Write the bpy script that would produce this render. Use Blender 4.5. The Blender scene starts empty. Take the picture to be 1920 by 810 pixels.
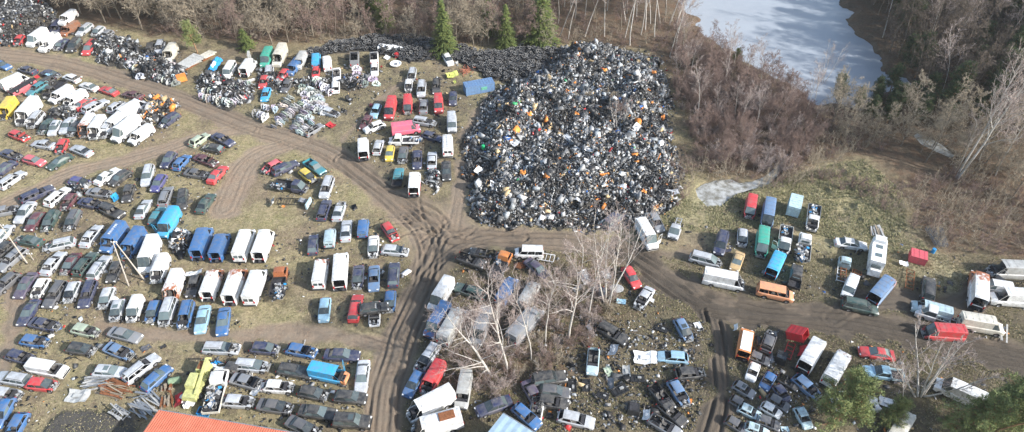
import bpy, math, random
import numpy as np
from mathutils import Vector, Matrix, Euler
sc = bpy.context.scene
COL = sc.collection
R = math.radians
rnd = random.Random(7)
# ---------------------------------------------------------------- camera
CAMH, PITCH, FPX = 80.0, R(43.0), 1297.0
cam_d = bpy.data.cameras.new("camera"); cam = bpy.data.objects.new("camera", cam_d); COL.objects.link(cam)
cam.location = (0, 0, CAMH); cam.rotation_euler = (math.pi/2 - PITCH, 0, 0)
cam_d.sensor_width = 36; cam_d.lens = 36*FPX/1920; cam_d.clip_start = 0.5; cam_d.clip_end = 4000
sc.camera = cam
# ---------------------------------------------------------------- light
SUN_EL, SUN_AZ = R(31), R(-24)          # azimuth of the sun measured from +X towards +Y
w = bpy.data.worlds.new("World"); sc.world = w; w.use_nodes = True
nt = w.node_tree; bg = nt.nodes['Background']
sky = nt.nodes.new('ShaderNodeTexSky'); sky.sky_type = 'NISHITA'; sky.sun_disc = False
sky.sun_elevation = SUN_EL; sky.sun_rotation = math.pi/2 - SUN_AZ
sky.air_density = 1.3; sky.dust_density = 2.0
nt.links.new(sky.outputs[0], bg.inputs[0]); bg.inputs[1].default_value = 0.15
sd = bpy.data.lights.new("sun", 'SUN'); sd.energy = 4.4; sd.angle = R(1.2); sd.color = (1.0, 0.97, 0.93)
so = bpy.data.objects.new("sun", sd); COL.objects.link(so)
sdir = Vector((math.cos(SUN_EL)*math.cos(SUN_AZ), math.cos(SUN_EL)*math.sin(SUN_AZ), math.sin(SUN_EL)))
so.rotation_euler = sdir.to_track_quat('Z', 'Y').to_euler(); so.location = (60, -20, 120)
sc.view_settings.view_transform = 'Standard'; sc.view_settings.look = 'None'
sc.view_settings.gamma = 1; sc.view_settings.exposure = 0.75
sc.render.engine = 'CYCLES'
sc.cycles.max_bounces = 5; sc.cycles.transparent_max_bounces = 8

# ---------------------------------------------------------------- photo pixel -> place on the ground
CP, SP = math.cos(PITCH), math.sin(PITCH)
def P(px, py, z=0.0):
    dx, dy = (px-960)/FPX, (405-py)/FPX
    d = (dx, CP+dy*SP, -SP+dy*CP)
    t = (CAMH-z)/-d[2]
    return Vector((d[0]*t, d[1]*t, z))
def heading(px, py, deg, z=0.0):
    a = P(px, py, z); b = P(px+6*math.cos(R(deg)), py+6*math.sin(R(deg)), z)
    return math.atan2(b.y-a.y, b.x-a.x)

# ---------------------------------------------------------------- scene tree helpers
def tag(o, label=None, cat=None, group=None, kind=None):
    if label: o['label'] = label
    if cat: o['category'] = cat
    if group: o['group'] = group
    if kind: o['kind'] = kind
    return o
def empty(name, loc=(0,0,0), rz=0):
    o = bpy.data.objects.new(name, None); o.location = loc; o.rotation_euler = (0,0,rz)
    o.empty_display_size = 0.3; COL.objects.link(o); return o
def inst(name, mesh, parent=None, loc=None, color=None, rot=None, scale=None):
    o = bpy.data.objects.new(name, mesh); COL.objects.link(o)
    if parent: o.parent = parent
    if loc is not None: o.location = loc
    if rot is not None: o.rotation_euler = rot
    if scale is not None: o.scale = scale
    if color is not None: o.color = color
    return o
class MB:
    def __init__(s): s.v=[]; s.f=[]; s.m=[]; s.smooth=False
    def quad(s, pts, m=0):
        i=len(s.v); s.v += [tuple(p) for p in pts]; s.f.append(tuple(range(i,i+len(pts)))); s.m.append(m)
    def box(s, c, sz, m=0, rot=None, taper=1.0):
        hx,hy,hz = sz[0]/2,sz[1]/2,sz[2]/2; i=len(s.v)
        for z,t in ((-hz,1.0),(hz,taper)):
            for x,y in ((-hx,-hy),(hx,-hy),(hx,hy),(-hx,hy)):
                p=Vector((x*t,y*t,z))
                if rot is not None: p=rot@p
                s.v.append((p.x+c[0],p.y+c[1],p.z+c[2]))
        for f in ((3,2,1,0),(4,5,6,7),(0,1,5,4),(1,2,6,5),(2,3,7,6),(3,0,4,7)):
            s.f.append(tuple(i+k for k in f)); s.m.append(m)
    def bar(s, p, q, w=.06, h=None, m=0, n=4, w2=None):
        p=Vector(p); q=Vector(q); d=(q-p)
        if d.length<1e-6: return
        d.normalize(); h=h or w; w2 = w if w2 is None else w2
        a = d.cross(Vector((0,0,1)))
        if a.length<1e-3: a=Vector((1,0,0))
        a.normalize(); b=d.cross(a); i=len(s.v)
        for c,r in ((p,1.0),(q,w2/w)):
            for k in range(n):
                t=2*math.pi*(k+.5)/n; s.v.append(tuple(c+a*(math.cos(t)*w*.707*r)+b*(math.sin(t)*h*.707*r)))
        for k in range(n):
            s.f.append((i+k,i+(k+1)%n,i+n+(k+1)%n,i+n+k)); s.m.append(m)
        s.f.append(tuple(i+n-1-k for k in range(n))); s.m.append(m)
        s.f.append(tuple(i+n+k for k in range(n))); s.m.append(m)
    def lathe(s, c, axis, prof, n=14, m=0):
        a = Vector((1,0,0)) if axis!='x' else Vector((0,1,0)); ax={'x':Vector((1,0,0)),'y':Vector((0,1,0)),'z':Vector((0,0,1))}[axis]
        b=ax.cross(a); c=Vector(c); i=len(s.v); k=len(prof)
        for j in range(n):
            t=2*math.pi*j/n; r=a*math.cos(t)+b*math.sin(t)
            for (rr,h,*_) in prof: s.v.append(tuple(c+r*rr+ax*h))
        for j in range(n):
            for q in range(k-1):
                mm = prof[q][2] if len(prof[q])>2 else m
                s.f.append((i+j*k+q, i+((j+1)%n)*k+q, i+((j+1)%n)*k+q+1, i+j*k+q+1)); s.m.append(mm)
    def mesh(s, name, mats, smooth=False):
        me=bpy.data.meshes.new(name); me.from_pydata(s.v,[],s.f)
        for m in mats: me.materials.append(m)
        if len(mats)>1: me.polygons.foreach_set('material_index', s.m)
        if smooth: me.polygons.foreach_set('use_smooth', [True]*len(me.polygons))
        me.update(); return me
    def build(s, name, mats, parent=None, smooth=False, **k):
        if not isinstance(mats,(list,tuple)): mats=[mats]
        return inst(name, s.mesh(name,mats,smooth), parent, **k)
def np_mesh(name, V, F, mats, colors=None, smooth=False, mi=None):
    """V (n,3); F (m,3|4) arrays"""
    me=bpy.data.meshes.new(name); k=F.shape[1]
    me.vertices.add(len(V)); me.vertices.foreach_set('co', V.astype(np.float32).ravel())
    me.loops.add(F.size); me.loops.foreach_set('vertex_index', F.astype(np.int32).ravel())
    me.polygons.add(len(F)); me.polygons.foreach_set('loop_start', np.arange(0,F.size,k,dtype=np.int32))
    try: me.polygons.foreach_set('loop_total', np.full(len(F),k,dtype=np.int32))
    except Exception: pass
    for m in mats: me.materials.append(m)
    if mi is not None: me.polygons.foreach_set('material_index', mi.astype(np.int32))
    if smooth: me.polygons.foreach_set('use_smooth', np.ones(len(F),dtype=bool))
    me.update(calc_edges=True)
    if colors is not None:
        ca=me.color_attributes.new('Col','FLOAT_COLOR','POINT'); ca.data.foreach_set('color', colors.astype(np.float32).ravel())
    me.validate(); return me

# ---------------------------------------------------------------- materials
def newmat(name, rough=.6, spec=.3, metal=0):
    m=bpy.data.materials.new(name); m.use_nodes=True; n=m.node_tree; b=n.nodes['Principled BSDF']
    b.inputs['Roughness'].default_value=rough; b.inputs['Specular IOR Level'].default_value=spec; b.inputs['Metallic'].default_value=metal
    return m,n,b
def N(n, t, **k):
    x=n.nodes.new(t)
    for a,v in k.items():
        if a.startswith('i_'): x.inputs[int(a[2:]) if a[2:].isdigit() else a[2:]].default_value=v
        else: setattr(x,a,v)
    return x
def noise(n, scale, detail=3, rough=.6, coord=None, dist=0):
    x=N(n,'ShaderNodeTexNoise'); x.inputs['Scale'].default_value=scale; x.inputs['Detail'].default_value=detail
    x.inputs['Roughness'].default_value=rough; x.inputs['Distortion'].default_value=dist
    if coord is not None: n.links.new(coord, x.inputs['Vector'])
    return x.outputs[0]
def ramp(n, src, stops):
    r=N(n,'ShaderNodeValToRGB'); e=r.color_ramp.elements
    while len(e)<len(stops): e.new(.5)
    for q,(p,c) in zip(e,stops):
        q.position=p; q.color=(c,c,c,1) if not hasattr(c,'__len__') else (*c[:3],1)
    n.links.new(src, r.inputs[0]); return r.outputs[0]
def mix(n, fac, a, b, mode='MIX'):
    x=N(n,'ShaderNodeMix'); x.data_type='RGBA'; x.blend_type=mode
    for q,s,v in ((0,x.inputs[0],fac),(1,x.inputs[6],a),(1,x.inputs[7],b)):
        if hasattr(v,'links') or isinstance(v,bpy.types.NodeSocket): n.links.new(v,s)
        elif isinstance(v,(int,float)): s.default_value = v if q==0 else (v,v,v,1)
        else: s.default_value=(*v[:3],1)
    return x.outputs[2]
def math_(n, op, a, b=None, clamp=False):
    x=N(n,'ShaderNodeMath'); x.operation=op; x.use_clamp=clamp
    for s,v in ((x.inputs[0],a),(x.inputs[1],b)):
        if v is None: continue
        if isinstance(v,bpy.types.NodeSocket): n.links.new(v,s)
        else: s.default_value=v
    return x.outputs[0]
def simple(name, col, rough=.6, spec=.3, metal=0, var=.25, scale=3.0, bump=0):
    m,n,b=newmat(name,rough,spec,metal)
    tc=N(n,'ShaderNodeTexCoord'); f=noise(n,scale,4,.65,tc.outputs['Object'])
    c=mix(n, ramp(n,f,[(.3,0),(.7,1)]), tuple(x*(1-var) for x in col), tuple(min(1,x*(1+var)) for x in col))
    n.links.new(c,b.inputs['Base Color'])
    if bump:
        bp=N(n,'ShaderNodeBump'); bp.inputs['Strength'].default_value=bump; bp.inputs['Distance'].default_value=.05
        n.links.new(f,bp.inputs['Height']); n.links.new(bp.outputs[0],b.inputs['Normal'])
    return m
M={}
# car paint: colour from the object, rust amount from its alpha, grime by noise shifted per object
m,n,b=newmat('car_paint',.38,.5); M['paint']=m
oi=N(n,'ShaderNodeObjectInfo'); tc=N(n,'ShaderNodeTexCoord')
add=N(n,'ShaderNodeVectorMath'); add.operation='ADD'; n.links.new(tc.outputs['Object'],add.inputs[0])
cb=N(n,'ShaderNodeCombineXYZ'); rr=math_(n,'MULTIPLY',oi.outputs['Random'],57.0); n.links.new(rr,cb.inputs[0]); n.links.new(rr,cb.inputs[1]); n.links.new(cb.outputs[0],add.inputs[1])
d1=noise(n,1.6,5,.7,add.outputs[0]); d2=noise(n,11,3,.7,add.outputs[0])
grime=math_(n,'MULTIPLY',ramp(n,d1,[(.36,0),(.72,1)]),.62)
c1=mix(n,grime,oi.outputs['Color'],(.21,.195,.17))
c2=mix(n,math_(n,'MULTIPLY',ramp(n,d2,[(.5,0),(.66,1)]),.28),c1,(.12,.11,.09))
rthr=math_(n,'SUBTRACT',.93,oi.outputs['Alpha'])
sx=N(n,'ShaderNodeSeparateXYZ'); n.links.new(tc.outputs['Object'],sx.inputs[0])
rm=math_(n,'MULTIPLY',math_(n,'SUBTRACT',math_(n,'ADD',math_(n,'MULTIPLY',sx.outputs[0],math_(n,'MULTIPLY',oi.outputs['Alpha'],.26)),math_(n,'ADD',math_(n,'MULTIPLY',d1,.75),math_(n,'MULTIPLY',d2,.25))),rthr),9.0,clamp=True)
rc=mix(n,ramp(n,d2,[(.35,0),(.65,1)]),(.22,.07,.03),(.42,.16,.07))
c3=mix(n,rm,c2,rc); n.links.new(c3,b.inputs['Base Color'])
n.links.new(math_(n,'ADD',math_(n,'MULTIPLY',d1,.35),.22),b.inputs['Roughness'])
b.inputs['Coat Weight'].default_value=.25
m,n,b=newmat('window_glass',.06,.6); M['glass']=m
tc=N(n,'ShaderNodeTexCoord'); oi=N(n,'ShaderNodeObjectInfo')
f=noise(n,2.2,4,.7,tc.outputs['Object'])
base=mix(n,oi.outputs['Random'],(.018,.022,.026),(.13,.17,.175))
n.links.new(mix(n,ramp(n,f,[(.5,0),(.8,.5)]),base,(.2,.2,.17)),b.inputs['Base Color'])
b.inputs['Coat Weight'].default_value=.4
M['tyre']=simple('tyre_rubber',(.028,.028,.03),.85,.2,var=.4,scale=8)
M['rim']=simple('wheel_rim',(.3,.3,.31),.45,.5,.5)
M['interior']=simple('car_interior',(.045,.045,.05),.9,.1,var=.5,scale=4)
M['seat']=simple('seat_fabric',(.12,.115,.11),.95,.1,var=.4)
M['dark']=simple('black_plastic',(.025,.026,.028),.55,.3,var=.4)
M['engine']=simple('engine_metal',(.36,.36,.35),.5,.5,.4,var=.7,scale=9,bump=.4)
M['engine2']=simple('oily_metal',(.06,.055,.05),.5,.4,.2,var=.6,scale=9,bump=.4)
M['bare']=simple('bare_steel',(.45,.46,.47),.5,.5,.3,var=.35,scale=4)
M['lamp']=simple('headlight_glass',(.75,.77,.78),.12,.8,var=.1)
M['tail']=simple('tail_light',(.42,.02,.02),.25,.5,var=.2)
M['rust']=simple('rusty_steel',(.21,.09,.045),.9,.1,var=.5,scale=5,bump=.4)
M['wood']=simple('weathered_wood',(.3,.25,.19),.9,.1,var=.35,scale=6)
M['greywood']=simple('grey_weathered_board',(.36,.36,.35),.9,.1,var=.35,scale=4)
M['concrete']=simple('pole_concrete',(.44,.40,.35),.85,.2,var=.2,scale=3)
# plain material coloured from the object
m,n,b=newmat('coloured_sheet',.55,.35); M['sheet']=m
oi=N(n,'ShaderNodeObjectInfo'); tc=N(n,'ShaderNodeTexCoord'); f=noise(n,2.5,5,.7,tc.outputs['Object'])
n.links.new(mix(n,math_(n,'MULTIPLY',ramp(n,f,[(.42,0),(.7,1)]),.5),oi.outputs['Color'],(.12,.1,.08)),b.inputs['Base Color'])
# colour attribute material (loose scrap)
def vcol(name, rough, spec, metal=0, mul=1.0, attr='Col'):
    m,n,b=newmat(name,rough,spec,metal); a=N(n,'ShaderNodeAttribute'); a.attribute_name=attr
    tc=N(n,'ShaderNodeTexCoord'); f=noise(n,4,3,.6,tc.outputs['Object'])
    n.links.new(mix(n,ramp(n,f,[(.35,0),(.75,.55)]),a.outputs['Color'],(.05,.045,.04)),b.inputs['Base Color']); return m
M['scrap']=vcol('mixed_scrap',.45,.45)
# ================================================================ GROUND
rs = np.random.RandomState(5)
def vnoise(X,Y,s,seed):
    g=np.random.RandomState(seed).rand(256,256); u=X/s+1000.3; v=Y/s+1000.7
    i=np.floor(u).astype(int); j=np.floor(v).astype(int); a=u-i; b=v-j; a=a*a*(3-2*a); b=b*b*(3-2*b)
    G=lambda p,q: g[p%256,q%256]
    return (G(i,j)*(1-a)+G(i+1,j)*a)*(1-b)+(G(i,j+1)*(1-a)+G(i+1,j+1)*a)*b
def poly_in(X,Y,poly):
    r=np.zeros(X.shape,bool); n=len(poly)
    for k in range(n):
        x1,y1=poly[k][:2]; x2,y2=poly[(k+1)%n][:2]
        c=((y1>Y)!=(y2>Y)) & (X < (x2-x1)*(Y-y1)/((y2-y1) if abs(y2-y1)>1e-9 else 1e-9)+x1)
        r^=c
    return r
def seg_dist(X,Y,pl,closed=False):
    best=np.full(X.shape,1e9); sgn=np.zeros(X.shape); n=len(pl)
    for k in range(n if closed else n-1):
        x1,y1=pl[k][:2]; x2,y2=pl[(k+1)%n][:2]; dx,dy=x2-x1,y2-y1; L=dx*dx+dy*dy+1e-9
        t=np.clip(((X-x1)*dx+(Y-y1)*dy)/L,0,1); qx=X-(x1+t*dx); qy=Y-(y1+t*dy); d=np.hypot(qx,qy)
        s=np.sign(dx*qy-dy*qx); mk=d<best; best=np.where(mk,d,best); sgn=np.where(mk,s,sgn)
    return best, best*sgn
def W(pl): return [tuple(P(*p))[:2] for p in pl]
def smooth_line(pl, k=3):
    for _ in range(k):
        q=[pl[0]]
        for a,b in zip(pl[:-1],pl[1:]): q+= [(a[0]*.75+b[0]*.25,a[1]*.75+b[1]*.25),(a[0]*.25+b[0]*.75,a[1]*.25+b[1]*.75)]
        q.append(pl[-1]); pl=q
    return pl
LAKE = W([(1262,-60),(1278,0),(1300,25),(1322,55),(1352,85),(1378,95),(1412,118),(1440,130),(1470,150),(1500,162),(1530,188),(1560,190),(1610,196),(1640,180),(1690,170),(1722,160),(1700,140),(1655,132),(1652,100),(1628,78),(1604,58),(1586,36),(1600,22),(1572,5),(1580,-20),(1620,-70)])
POND = W([(1312,366),(1308,352),(1322,343),(1345,336),(1372,334),(1388,341),(1410,338),(1432,330),(1446,318),(1462,306),(1476,285),(1481,288),(1474,306),(1458,328),(1440,346),(1410,352),(1384,360),(1366,372),(1352,384),(1330,384)])
DITCH = W([(1720,245),(1740,255),(1765,268),(1788,288),(1782,292),(1755,280),(1730,268),(1712,252)])
GRAVEL = W([(70,830),(90,790),(120,768),(170,766),(215,774),(258,772),(262,830)])
roads = [  # photo polyline, half width (m), wet, rut strength
 (smooth_line([(-60,98),(0,103),(60,108),(140,122),(280,165),(380,205),(470,242),(560,262),(640,300),(700,345),(750,390),(790,430),(806,470),(800,520),(775,580),(745,650),(725,720),(715,830)]),3.1,.12,1.0),
 (smooth_line([(640,300),(720,360),(790,415),(860,442),(950,448),(1040,452),(1120,464),(1190,480),(1240,515),(1290,550),(1350,575),(1440,588),(1560,595),(1680,615),(1800,640),(1980,680)]),2.6,.45,1.0),
 (smooth_line([(1170,470),(1215,500),(1250,528),(1300,560),(1350,578),(1440,590),(1560,600),(1680,620),(1800,648),(1980,690)]),2.7,1.25,1.7),
 (smooth_line([(1330,575),(1345,620),(1352,680),(1356,740),(1330,830)]),1.8,.75,2.2),
 (smooth_line([(470,242),(380,255),(300,285),(200,305),(110,330),(40,370),(-60,410)]),2.4,.0,.4),
 (smooth_line([(560,262),(470,290),(440,340),(420,390)]),3.2,.0,.25),
 (smooth_line([(800,520),(830,480),(900,445),(980,446)]),2.2,.3,1.2),
 (smooth_line([(850,430),(862,380),(872,300),(890,220),(925,180)]),2.0,.1,.3),
 (smooth_line([(180,610),(300,630),(420,630),(560,620),(690,640),(745,650)]),1.8,.05,.2),
 (smooth_line([(30,520),(24,600),(10,680),(-30,760)]),1.6,.05,.3),
 (smooth_line([(1190,480),(1290,470),(1290,500),(1330,570)]),1.2,.5,.3),
 (smooth_line([(1560,595),(1620,560),(1700,560),(1800,590),(1860,520)]),2.6,.7,.5),
 (smooth_line([(640,265),(720,180),(760,150)]),1.2,.0,.2),
]
WOODS = W([(-160,-160),(-160,8),(-20,8),(110,20),(170,45),(300,66),(420,80),(560,78),(700,66),(870,82),(1040,74),(1120,86),(1235,98),(1262,150),(1278,230),(1290,300),(1330,330),(1450,350),(1545,300),(1640,300),(1680,350),(1700,420),(1760,480),(1850,470),(1990,520),(2100,-160)])
BIRCHPATCH = W([(835,560),(900,520),(980,490),(1100,460),(1180,470),(1200,540),(1160,600),(1100,680),(1040,700),(950,740),(860,720),(830,640)])
DARKLAND = W([(760,480),(900,455),(1200,460),(1250,500),(1560,500),(1750,460),(1990,480),(1990,840),(700,840)])
JUNKSOIL = W([(160,80),(640,90),(900,150),(870,420),(640,300),(600,250),(470,250),(200,130)])
OLIVE = W([(1545,300),(1640,300),(1690,350),(1710,430),(1760,470),(1700,520),(1620,440),(1540,430),(1500,350)])
GREENS=[W([(1240,400),(1310,330),(1330,400),(1300,450),(1250,440)]),W([(1700,480),(1760,470),(1820,520),(1760,540)])]
def axis(lo,hi,step,far,ratio=1.35):
    core=list(np.arange(lo,hi+1e-6,step)); a=[];d=step;x=lo
    while x>-far: d*=ratio; x-=d; a.append(x)
    b=[];d=step;x=hi
    while x<far: d*=ratio; x+=d; b.append(x)
    return np.array(a[::-1]+core+b)
gx=axis(-136,136,.22,1500); gy=axis(41,176,.22,1500)
X,Y=np.meshgrid(gx,gy); 
core=(X>-150)&(X<150)&(Y>30)&(Y<190)
def soft(poly,wd,nz=2.5,seed=1):
    Xn=X+(vnoise(X,Y,4,seed)-.5)*2*nz+(vnoise(X,Y,1.1,seed+9)-.5)*nz*.6; Yn=Y+(vnoise(X,Y,4,seed+3)-.5)*2*nz+(vnoise(X,Y,1.1,seed+11)-.5)*nz*.6
    i=poly_in(Xn,Yn,poly); d,_=seg_dist(Xn,Yn,poly,True); return np.clip(.5+np.where(i,d,-d)/wd,0,1)
Z=(vnoise(X,Y,14,1)-.5)*.5+(vnoise(X,Y,3.2,2)-.5)*.14+(vnoise(X,Y,1.0,3)-.5)*.08+(vnoise(X,Y,.5,33)-.5)*.04
dirt=np.zeros(X.shape); wet=np.zeros(X.shape)
for k,(pl,hw,wt,rut) in enumerate(roads):
    ww=W(pl); d,sd_=seg_dist(X,Y,ww); wob=(vnoise(X,Y,5,40+k)-.5)*1.2; sdw=sd_+wob*.4
    e=np.clip((hw+ (vnoise(X,Y,2.2,60+k)-.5)*(1.6 if rut<1.2 else 3.4) - d)/1.0,0,1); dirt=np.maximum(dirt,e)
    wet=np.maximum(wet,e*wt*np.clip(.55+vnoise(X,Y,3,80+k)*.8,0,1))
    r=0
    offs=(-1.7,-.85,.85,1.9) if hw>2.3 else (-.85,.85)
    st_=np.clip(np.sin(sdw*6.5+vnoise(X,Y,6,70+k)*9)-.25,0,1)*e*rut; wet=np.maximum(wet,st_*(.30+.4*wt)); Z-=st_*.05
    for o in offs:
        ro=np.exp(-((sdw-o)/.22)**2); r=r-ro*.17; r=r+np.exp(-((abs(sdw-o)-.45)/.2)**2)*.08
        wet=np.maximum(wet, ro*e*(.6+.4*wt)*min(1,rut))
    Z+=r*rut*e*(.6+.8*vnoise(X,Y,4,90+k)); Z-=e*.06
# crossing wheel tracks at the junction
for k in range(16):
    x0,y0=rnd.uniform(700,800),rnd.uniform(340,460); x3,y3=rnd.choice([(rnd.uniform(860,960),rnd.uniform(425,455)),(rnd.uniform(770,815),rnd.uniform(500,560))])
    pl=W(smooth_line([(x0,y0),(rnd.uniform(790,860),rnd.uniform(395,450)),(rnd.uniform(800,850),rnd.uniform(430,480)),(x3,y3)],3))
    d,_=seg_dist(X,Y,pl); ro=np.exp(-((abs(d-.0)-.0)/.22)**2); Z-=ro*.15; Z+=np.exp(-((d-.4)/.18)**2)*.06; wet=np.maximum(wet,ro*.6); dirt=np.maximum(dirt,ro*.8)
jd=soft(W([(700,340),(800,380),(870,395),(900,430),(880,470),(830,500),(790,500),(770,440)]),4,1.5,7); dirt=np.maximum(dirt,jd)
woods=soft(WOODS,4,2.0,11); bp=soft(BIRCHPATCH,4,2,12); dark=soft(DARKLAND,9,3,13); junk=soft(JUNKSOIL,5,2,14); olive=soft(OLIVE,14,5,15)
green=np.maximum(soft(GREENS[0],5,2,16),soft(GREENS[1],5,2,17))
lk=soft(LAKE,2.5,1.3,18); pn=soft(POND,1.0,.15,19); dt=soft(DITCH,1.0,.1,20); gv=soft(GRAVEL,1.0,.4,21)
Z-=1.5*np.clip(lk*1.2,0,1)+.75*np.clip(pn*1.25,0,1)+.6*dt; Z+=gv*.9*vnoise(X,Y,5,99)
tuss=np.clip(olive,0,1)*(np.abs(vnoise(X,Y,1.5,51)-.5)*2); Z+=olive*.75*(1-tuss)
Z=np.where(core,Z,Z*.3)
wet=np.maximum(wet,np.clip(np.maximum(lk,pn),0,1)*.8)
litter=np.maximum(woods,bp*.9)*(1-dirt*.7)
mask=np.stack([np.clip(dirt,0,1),np.clip(wet,0,1),np.clip(litter,0,1),np.clip(dark*.95+junk*.4,0,1)],-1).reshape(-1,4)
mask2=np.stack([np.clip(olive+green,0,1),np.clip(gv,0,1),np.clip(junk,0,1),np.ones_like(Z)],-1).reshape(-1,4)
ny,nx=X.shape; idx=np.arange(nx*ny).reshape(ny,nx)
F=np.stack([idx[:-1,:-1],idx[:-1,1:],idx[1:,1:],idx[1:,:-1]],-1).reshape(-1,4)
m,n,b=newmat('yard_ground',.95,.08); M['ground']=m
a1=N(n,'ShaderNodeAttribute'); a1.attribute_name='Col'; a2=N(n,'ShaderNodeAttribute'); a2.attribute_name='Mask2'
s1=N(n,'ShaderNodeSeparateColor'); s2=N(n,'ShaderNodeSeparateColor'); n.links.new(a1.outputs['Color'],s1.inputs[0]); n.links.new(a2.outputs['Color'],s2.inputs[0])
tc=N(n,'ShaderNodeTexCoord'); co=tc.outputs['Object']
nA=noise(n,.09,5,.6,co); nB=noise(n,.45,6,.7,co); nC=noise(n,2.3,6,.75,co); nD=noise(n,9,4,.8,co); nE=noise(n,28,2,.8,co)
straw=mix(n,ramp(n,nC,[(.36,0),(.66,1)]),(.225,.185,.11),(.52,.44,.27))
straw=mix(n,ramp(n,nD,[(.35,0),(.7,1)]),mix(n,.45,straw,(.12,.095,.06)),straw)
grn=mix(n,ramp(n,nC,[(.35,0),(.65,1)]),(.10,.12,.04),(.31,.30,.12))
gfac=math_(n,'ADD',ramp(n,nB,[(.42,0),(.62,.9)]),math_(n,'MULTIPLY',s2.outputs[0],.35),clamp=True)
grass=mix(n,math_(n,'MULTIPLY',gfac,.75),straw,grn)
soil=mix(n,ramp(n,nC,[(.35,0),(.7,1)]),(.13,.095,.07),(.30,.225,.17))
bare=ramp(n,mix(n,.5,nA,nB),[(.47,0),(.56,.8)])
g=mix(n,bare,grass,soil)
dk=mix(n,ramp(n,nC,[(.3,0),(.7,1)]),(.032,.031,.021),(.105,.095,.062))
dk=mix(n,ramp(n,nB,[(.4,0),(.62,.8)]),dk,mix(n,nC,(.05,.039,.031),(.14,.108,.083)))
g=mix(n,math_(n,'MULTIPLY',a1.outputs['Alpha'],ramp(n,nB,[(.3,.65),(.6,1)])),g,dk)
lit=mix(n,ramp(n,nC,[(.33,0),(.68,1)]),(.035,.027,.019),(.16,.115,.08))
lit=mix(n,ramp(n,nB,[(.45,0),(.66,.65)]),lit,(.15,.065,.035))
lit=mix(n,ramp(n,nD,[(.5,0),(.66,.6)]),lit,(.27,.22,.16))
g=mix(n,math_(n,'MULTIPLY',s2.outputs[0],.75),g,mix(n,ramp(n,nC,[(.38,0),(.62,1)]),(.15,.14,.07),(.47,.42,.26)))
g=mix(n,s1.outputs[2],g,lit)
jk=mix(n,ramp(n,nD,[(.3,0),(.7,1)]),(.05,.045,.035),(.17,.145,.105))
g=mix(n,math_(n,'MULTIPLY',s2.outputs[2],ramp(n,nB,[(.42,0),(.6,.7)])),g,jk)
road=mix(n,ramp(n,nC,[(.3,0),(.72,1)]),(.20,.14,.10),(.36,.275,.205))
road=mix(n,ramp(n,nB,[(.38,0),(.68,1)]),road,(.26,.215,.17))
road=mix(n,math_(n,'MULTIPLY',a1.outputs['Alpha'],.6),road,(.115,.095,.078))
g=mix(n,math_(n,'MULTIPLY',s1.outputs[0],ramp(n,nD,[(.2,.75),(.6,1)])),g,road)
mud=mix(n,ramp(n,nD,[(.3,0),(.7,1)]),(.06,.046,.037),(.15,.12,.095))
mud=mix(n,a1.outputs['Alpha'],mud,mix(n,ramp(n,nD,[(.3,0),(.7,1)]),(.032,.028,.026),(.085,.072,.062)))
g=mix(n,s1.outputs[1],g,mud)
gr=mix(n,ramp(n,nE,[(.35,0),(.7,1)]),(.035,.035,.036),(.10,.10,.10)); gr=mix(n,ramp(n,nA,[(.55,0),(.6,.8)]),gr,(.22,.2,.17))
g=mix(n,s2.outputs[1],g,gr)
g=mix(n,ramp(n,nE,[(.3,.0),(.75,.35)]),g,mix(n,.5,g,(.5,.42,.3)))
n.links.new(g,b.inputs['Base Color'])
n.links.new(math_(n,'SUBTRACT',.95,math_(n,'MULTIPLY',s1.outputs[1],.45)),b.inputs['Roughness'])
hh=math_(n,'ADD',math_(n,'MULTIPLY',nC,.6),math_(n,'MULTIPLY',nD,.45))
hh=math_(n,'ADD',hh,math_(n,'MULTIPLY',nE,.15))
bpn=N(n,'ShaderNodeBump'); bpn.inputs['Strength'].default_value=1.0; bpn.inputs['Distance'].default_value=.28
n.links.new(hh,bpn.inputs['Height']); n.links.new(bpn.outputs[0],b.inputs['Normal'])
me=np_mesh('ground',np.stack([X.ravel(),Y.ravel(),Z.ravel()],-1),F,[m],mask,smooth=True)
ca=me.color_attributes.new('Mask2','FLOAT_COLOR','POINT'); ca.data.foreach_set('color',mask2.astype(np.float32).ravel())
ground=tag(inst('ground',me),kind='structure')
core_x0=int(np.searchsorted(gx,-136)); core_y0=int(np.searchsorted(gy,41))
def gz(x,y):
    i=int((x+136)/.22)+core_x0; j=int((y-41)/.22)+core_y0
    if 0<=i<nx and 0<=j<ny: return float(Z[j,i])
    return 0.0
# ---- frozen lake and pond
def sheet(name,poly,z,mat,pad=1.06):
    c=np.mean(np.array(poly),0); q=[((x-c[0])*pad+c[0],(y-c[1])*pad+c[1]) for x,y in poly]
    import bmesh
    bm=bmesh.new(); f=bm.faces.new([bm.verts.new((x,y,z)) for x,y in q]); bmesh.ops.triangulate(bm,faces=[f])
    me=bpy.data.meshes.new(name); bm.to_mesh(me); bm.free(); me.materials.append(mat); return tag(inst(name,me),kind='structure')
m,n,b=newmat('thawing_ice',.25,.5); M['ice']=m
tc=N(n,'ShaderNodeTexCoord'); mp=N(n,'ShaderNodeMapping'); mp.inputs['Scale'].default_value=(.05,.22,1); mp.inputs['Rotation'].default_value=(0,0,R(12)); n.links.new(tc.outputs['Object'],mp.inputs[0])
f=noise(n,1.0,6,.62,mp.outputs[0],.6); f2=noise(n,.6,5,.6,tc.outputs['Object'])
c=mix(n,ramp(n,f,[(.38,0),(.62,1)]),(.25,.28,.33),(.31,.35,.40)); c=mix(n,ramp(n,f2,[(.45,0),(.75,.6)]),c,(.36,.39,.42))
c=mix(n,.5,c,(.37,.39,.41)); n.links.new(c,b.inputs['Base Color']); n.links.new(math_(n,'ADD',math_(n,'MULTIPLY',f,.2),.22),b.inputs['Roughness'])
sheet('lake',LAKE,-.62,m,1.05)
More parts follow.
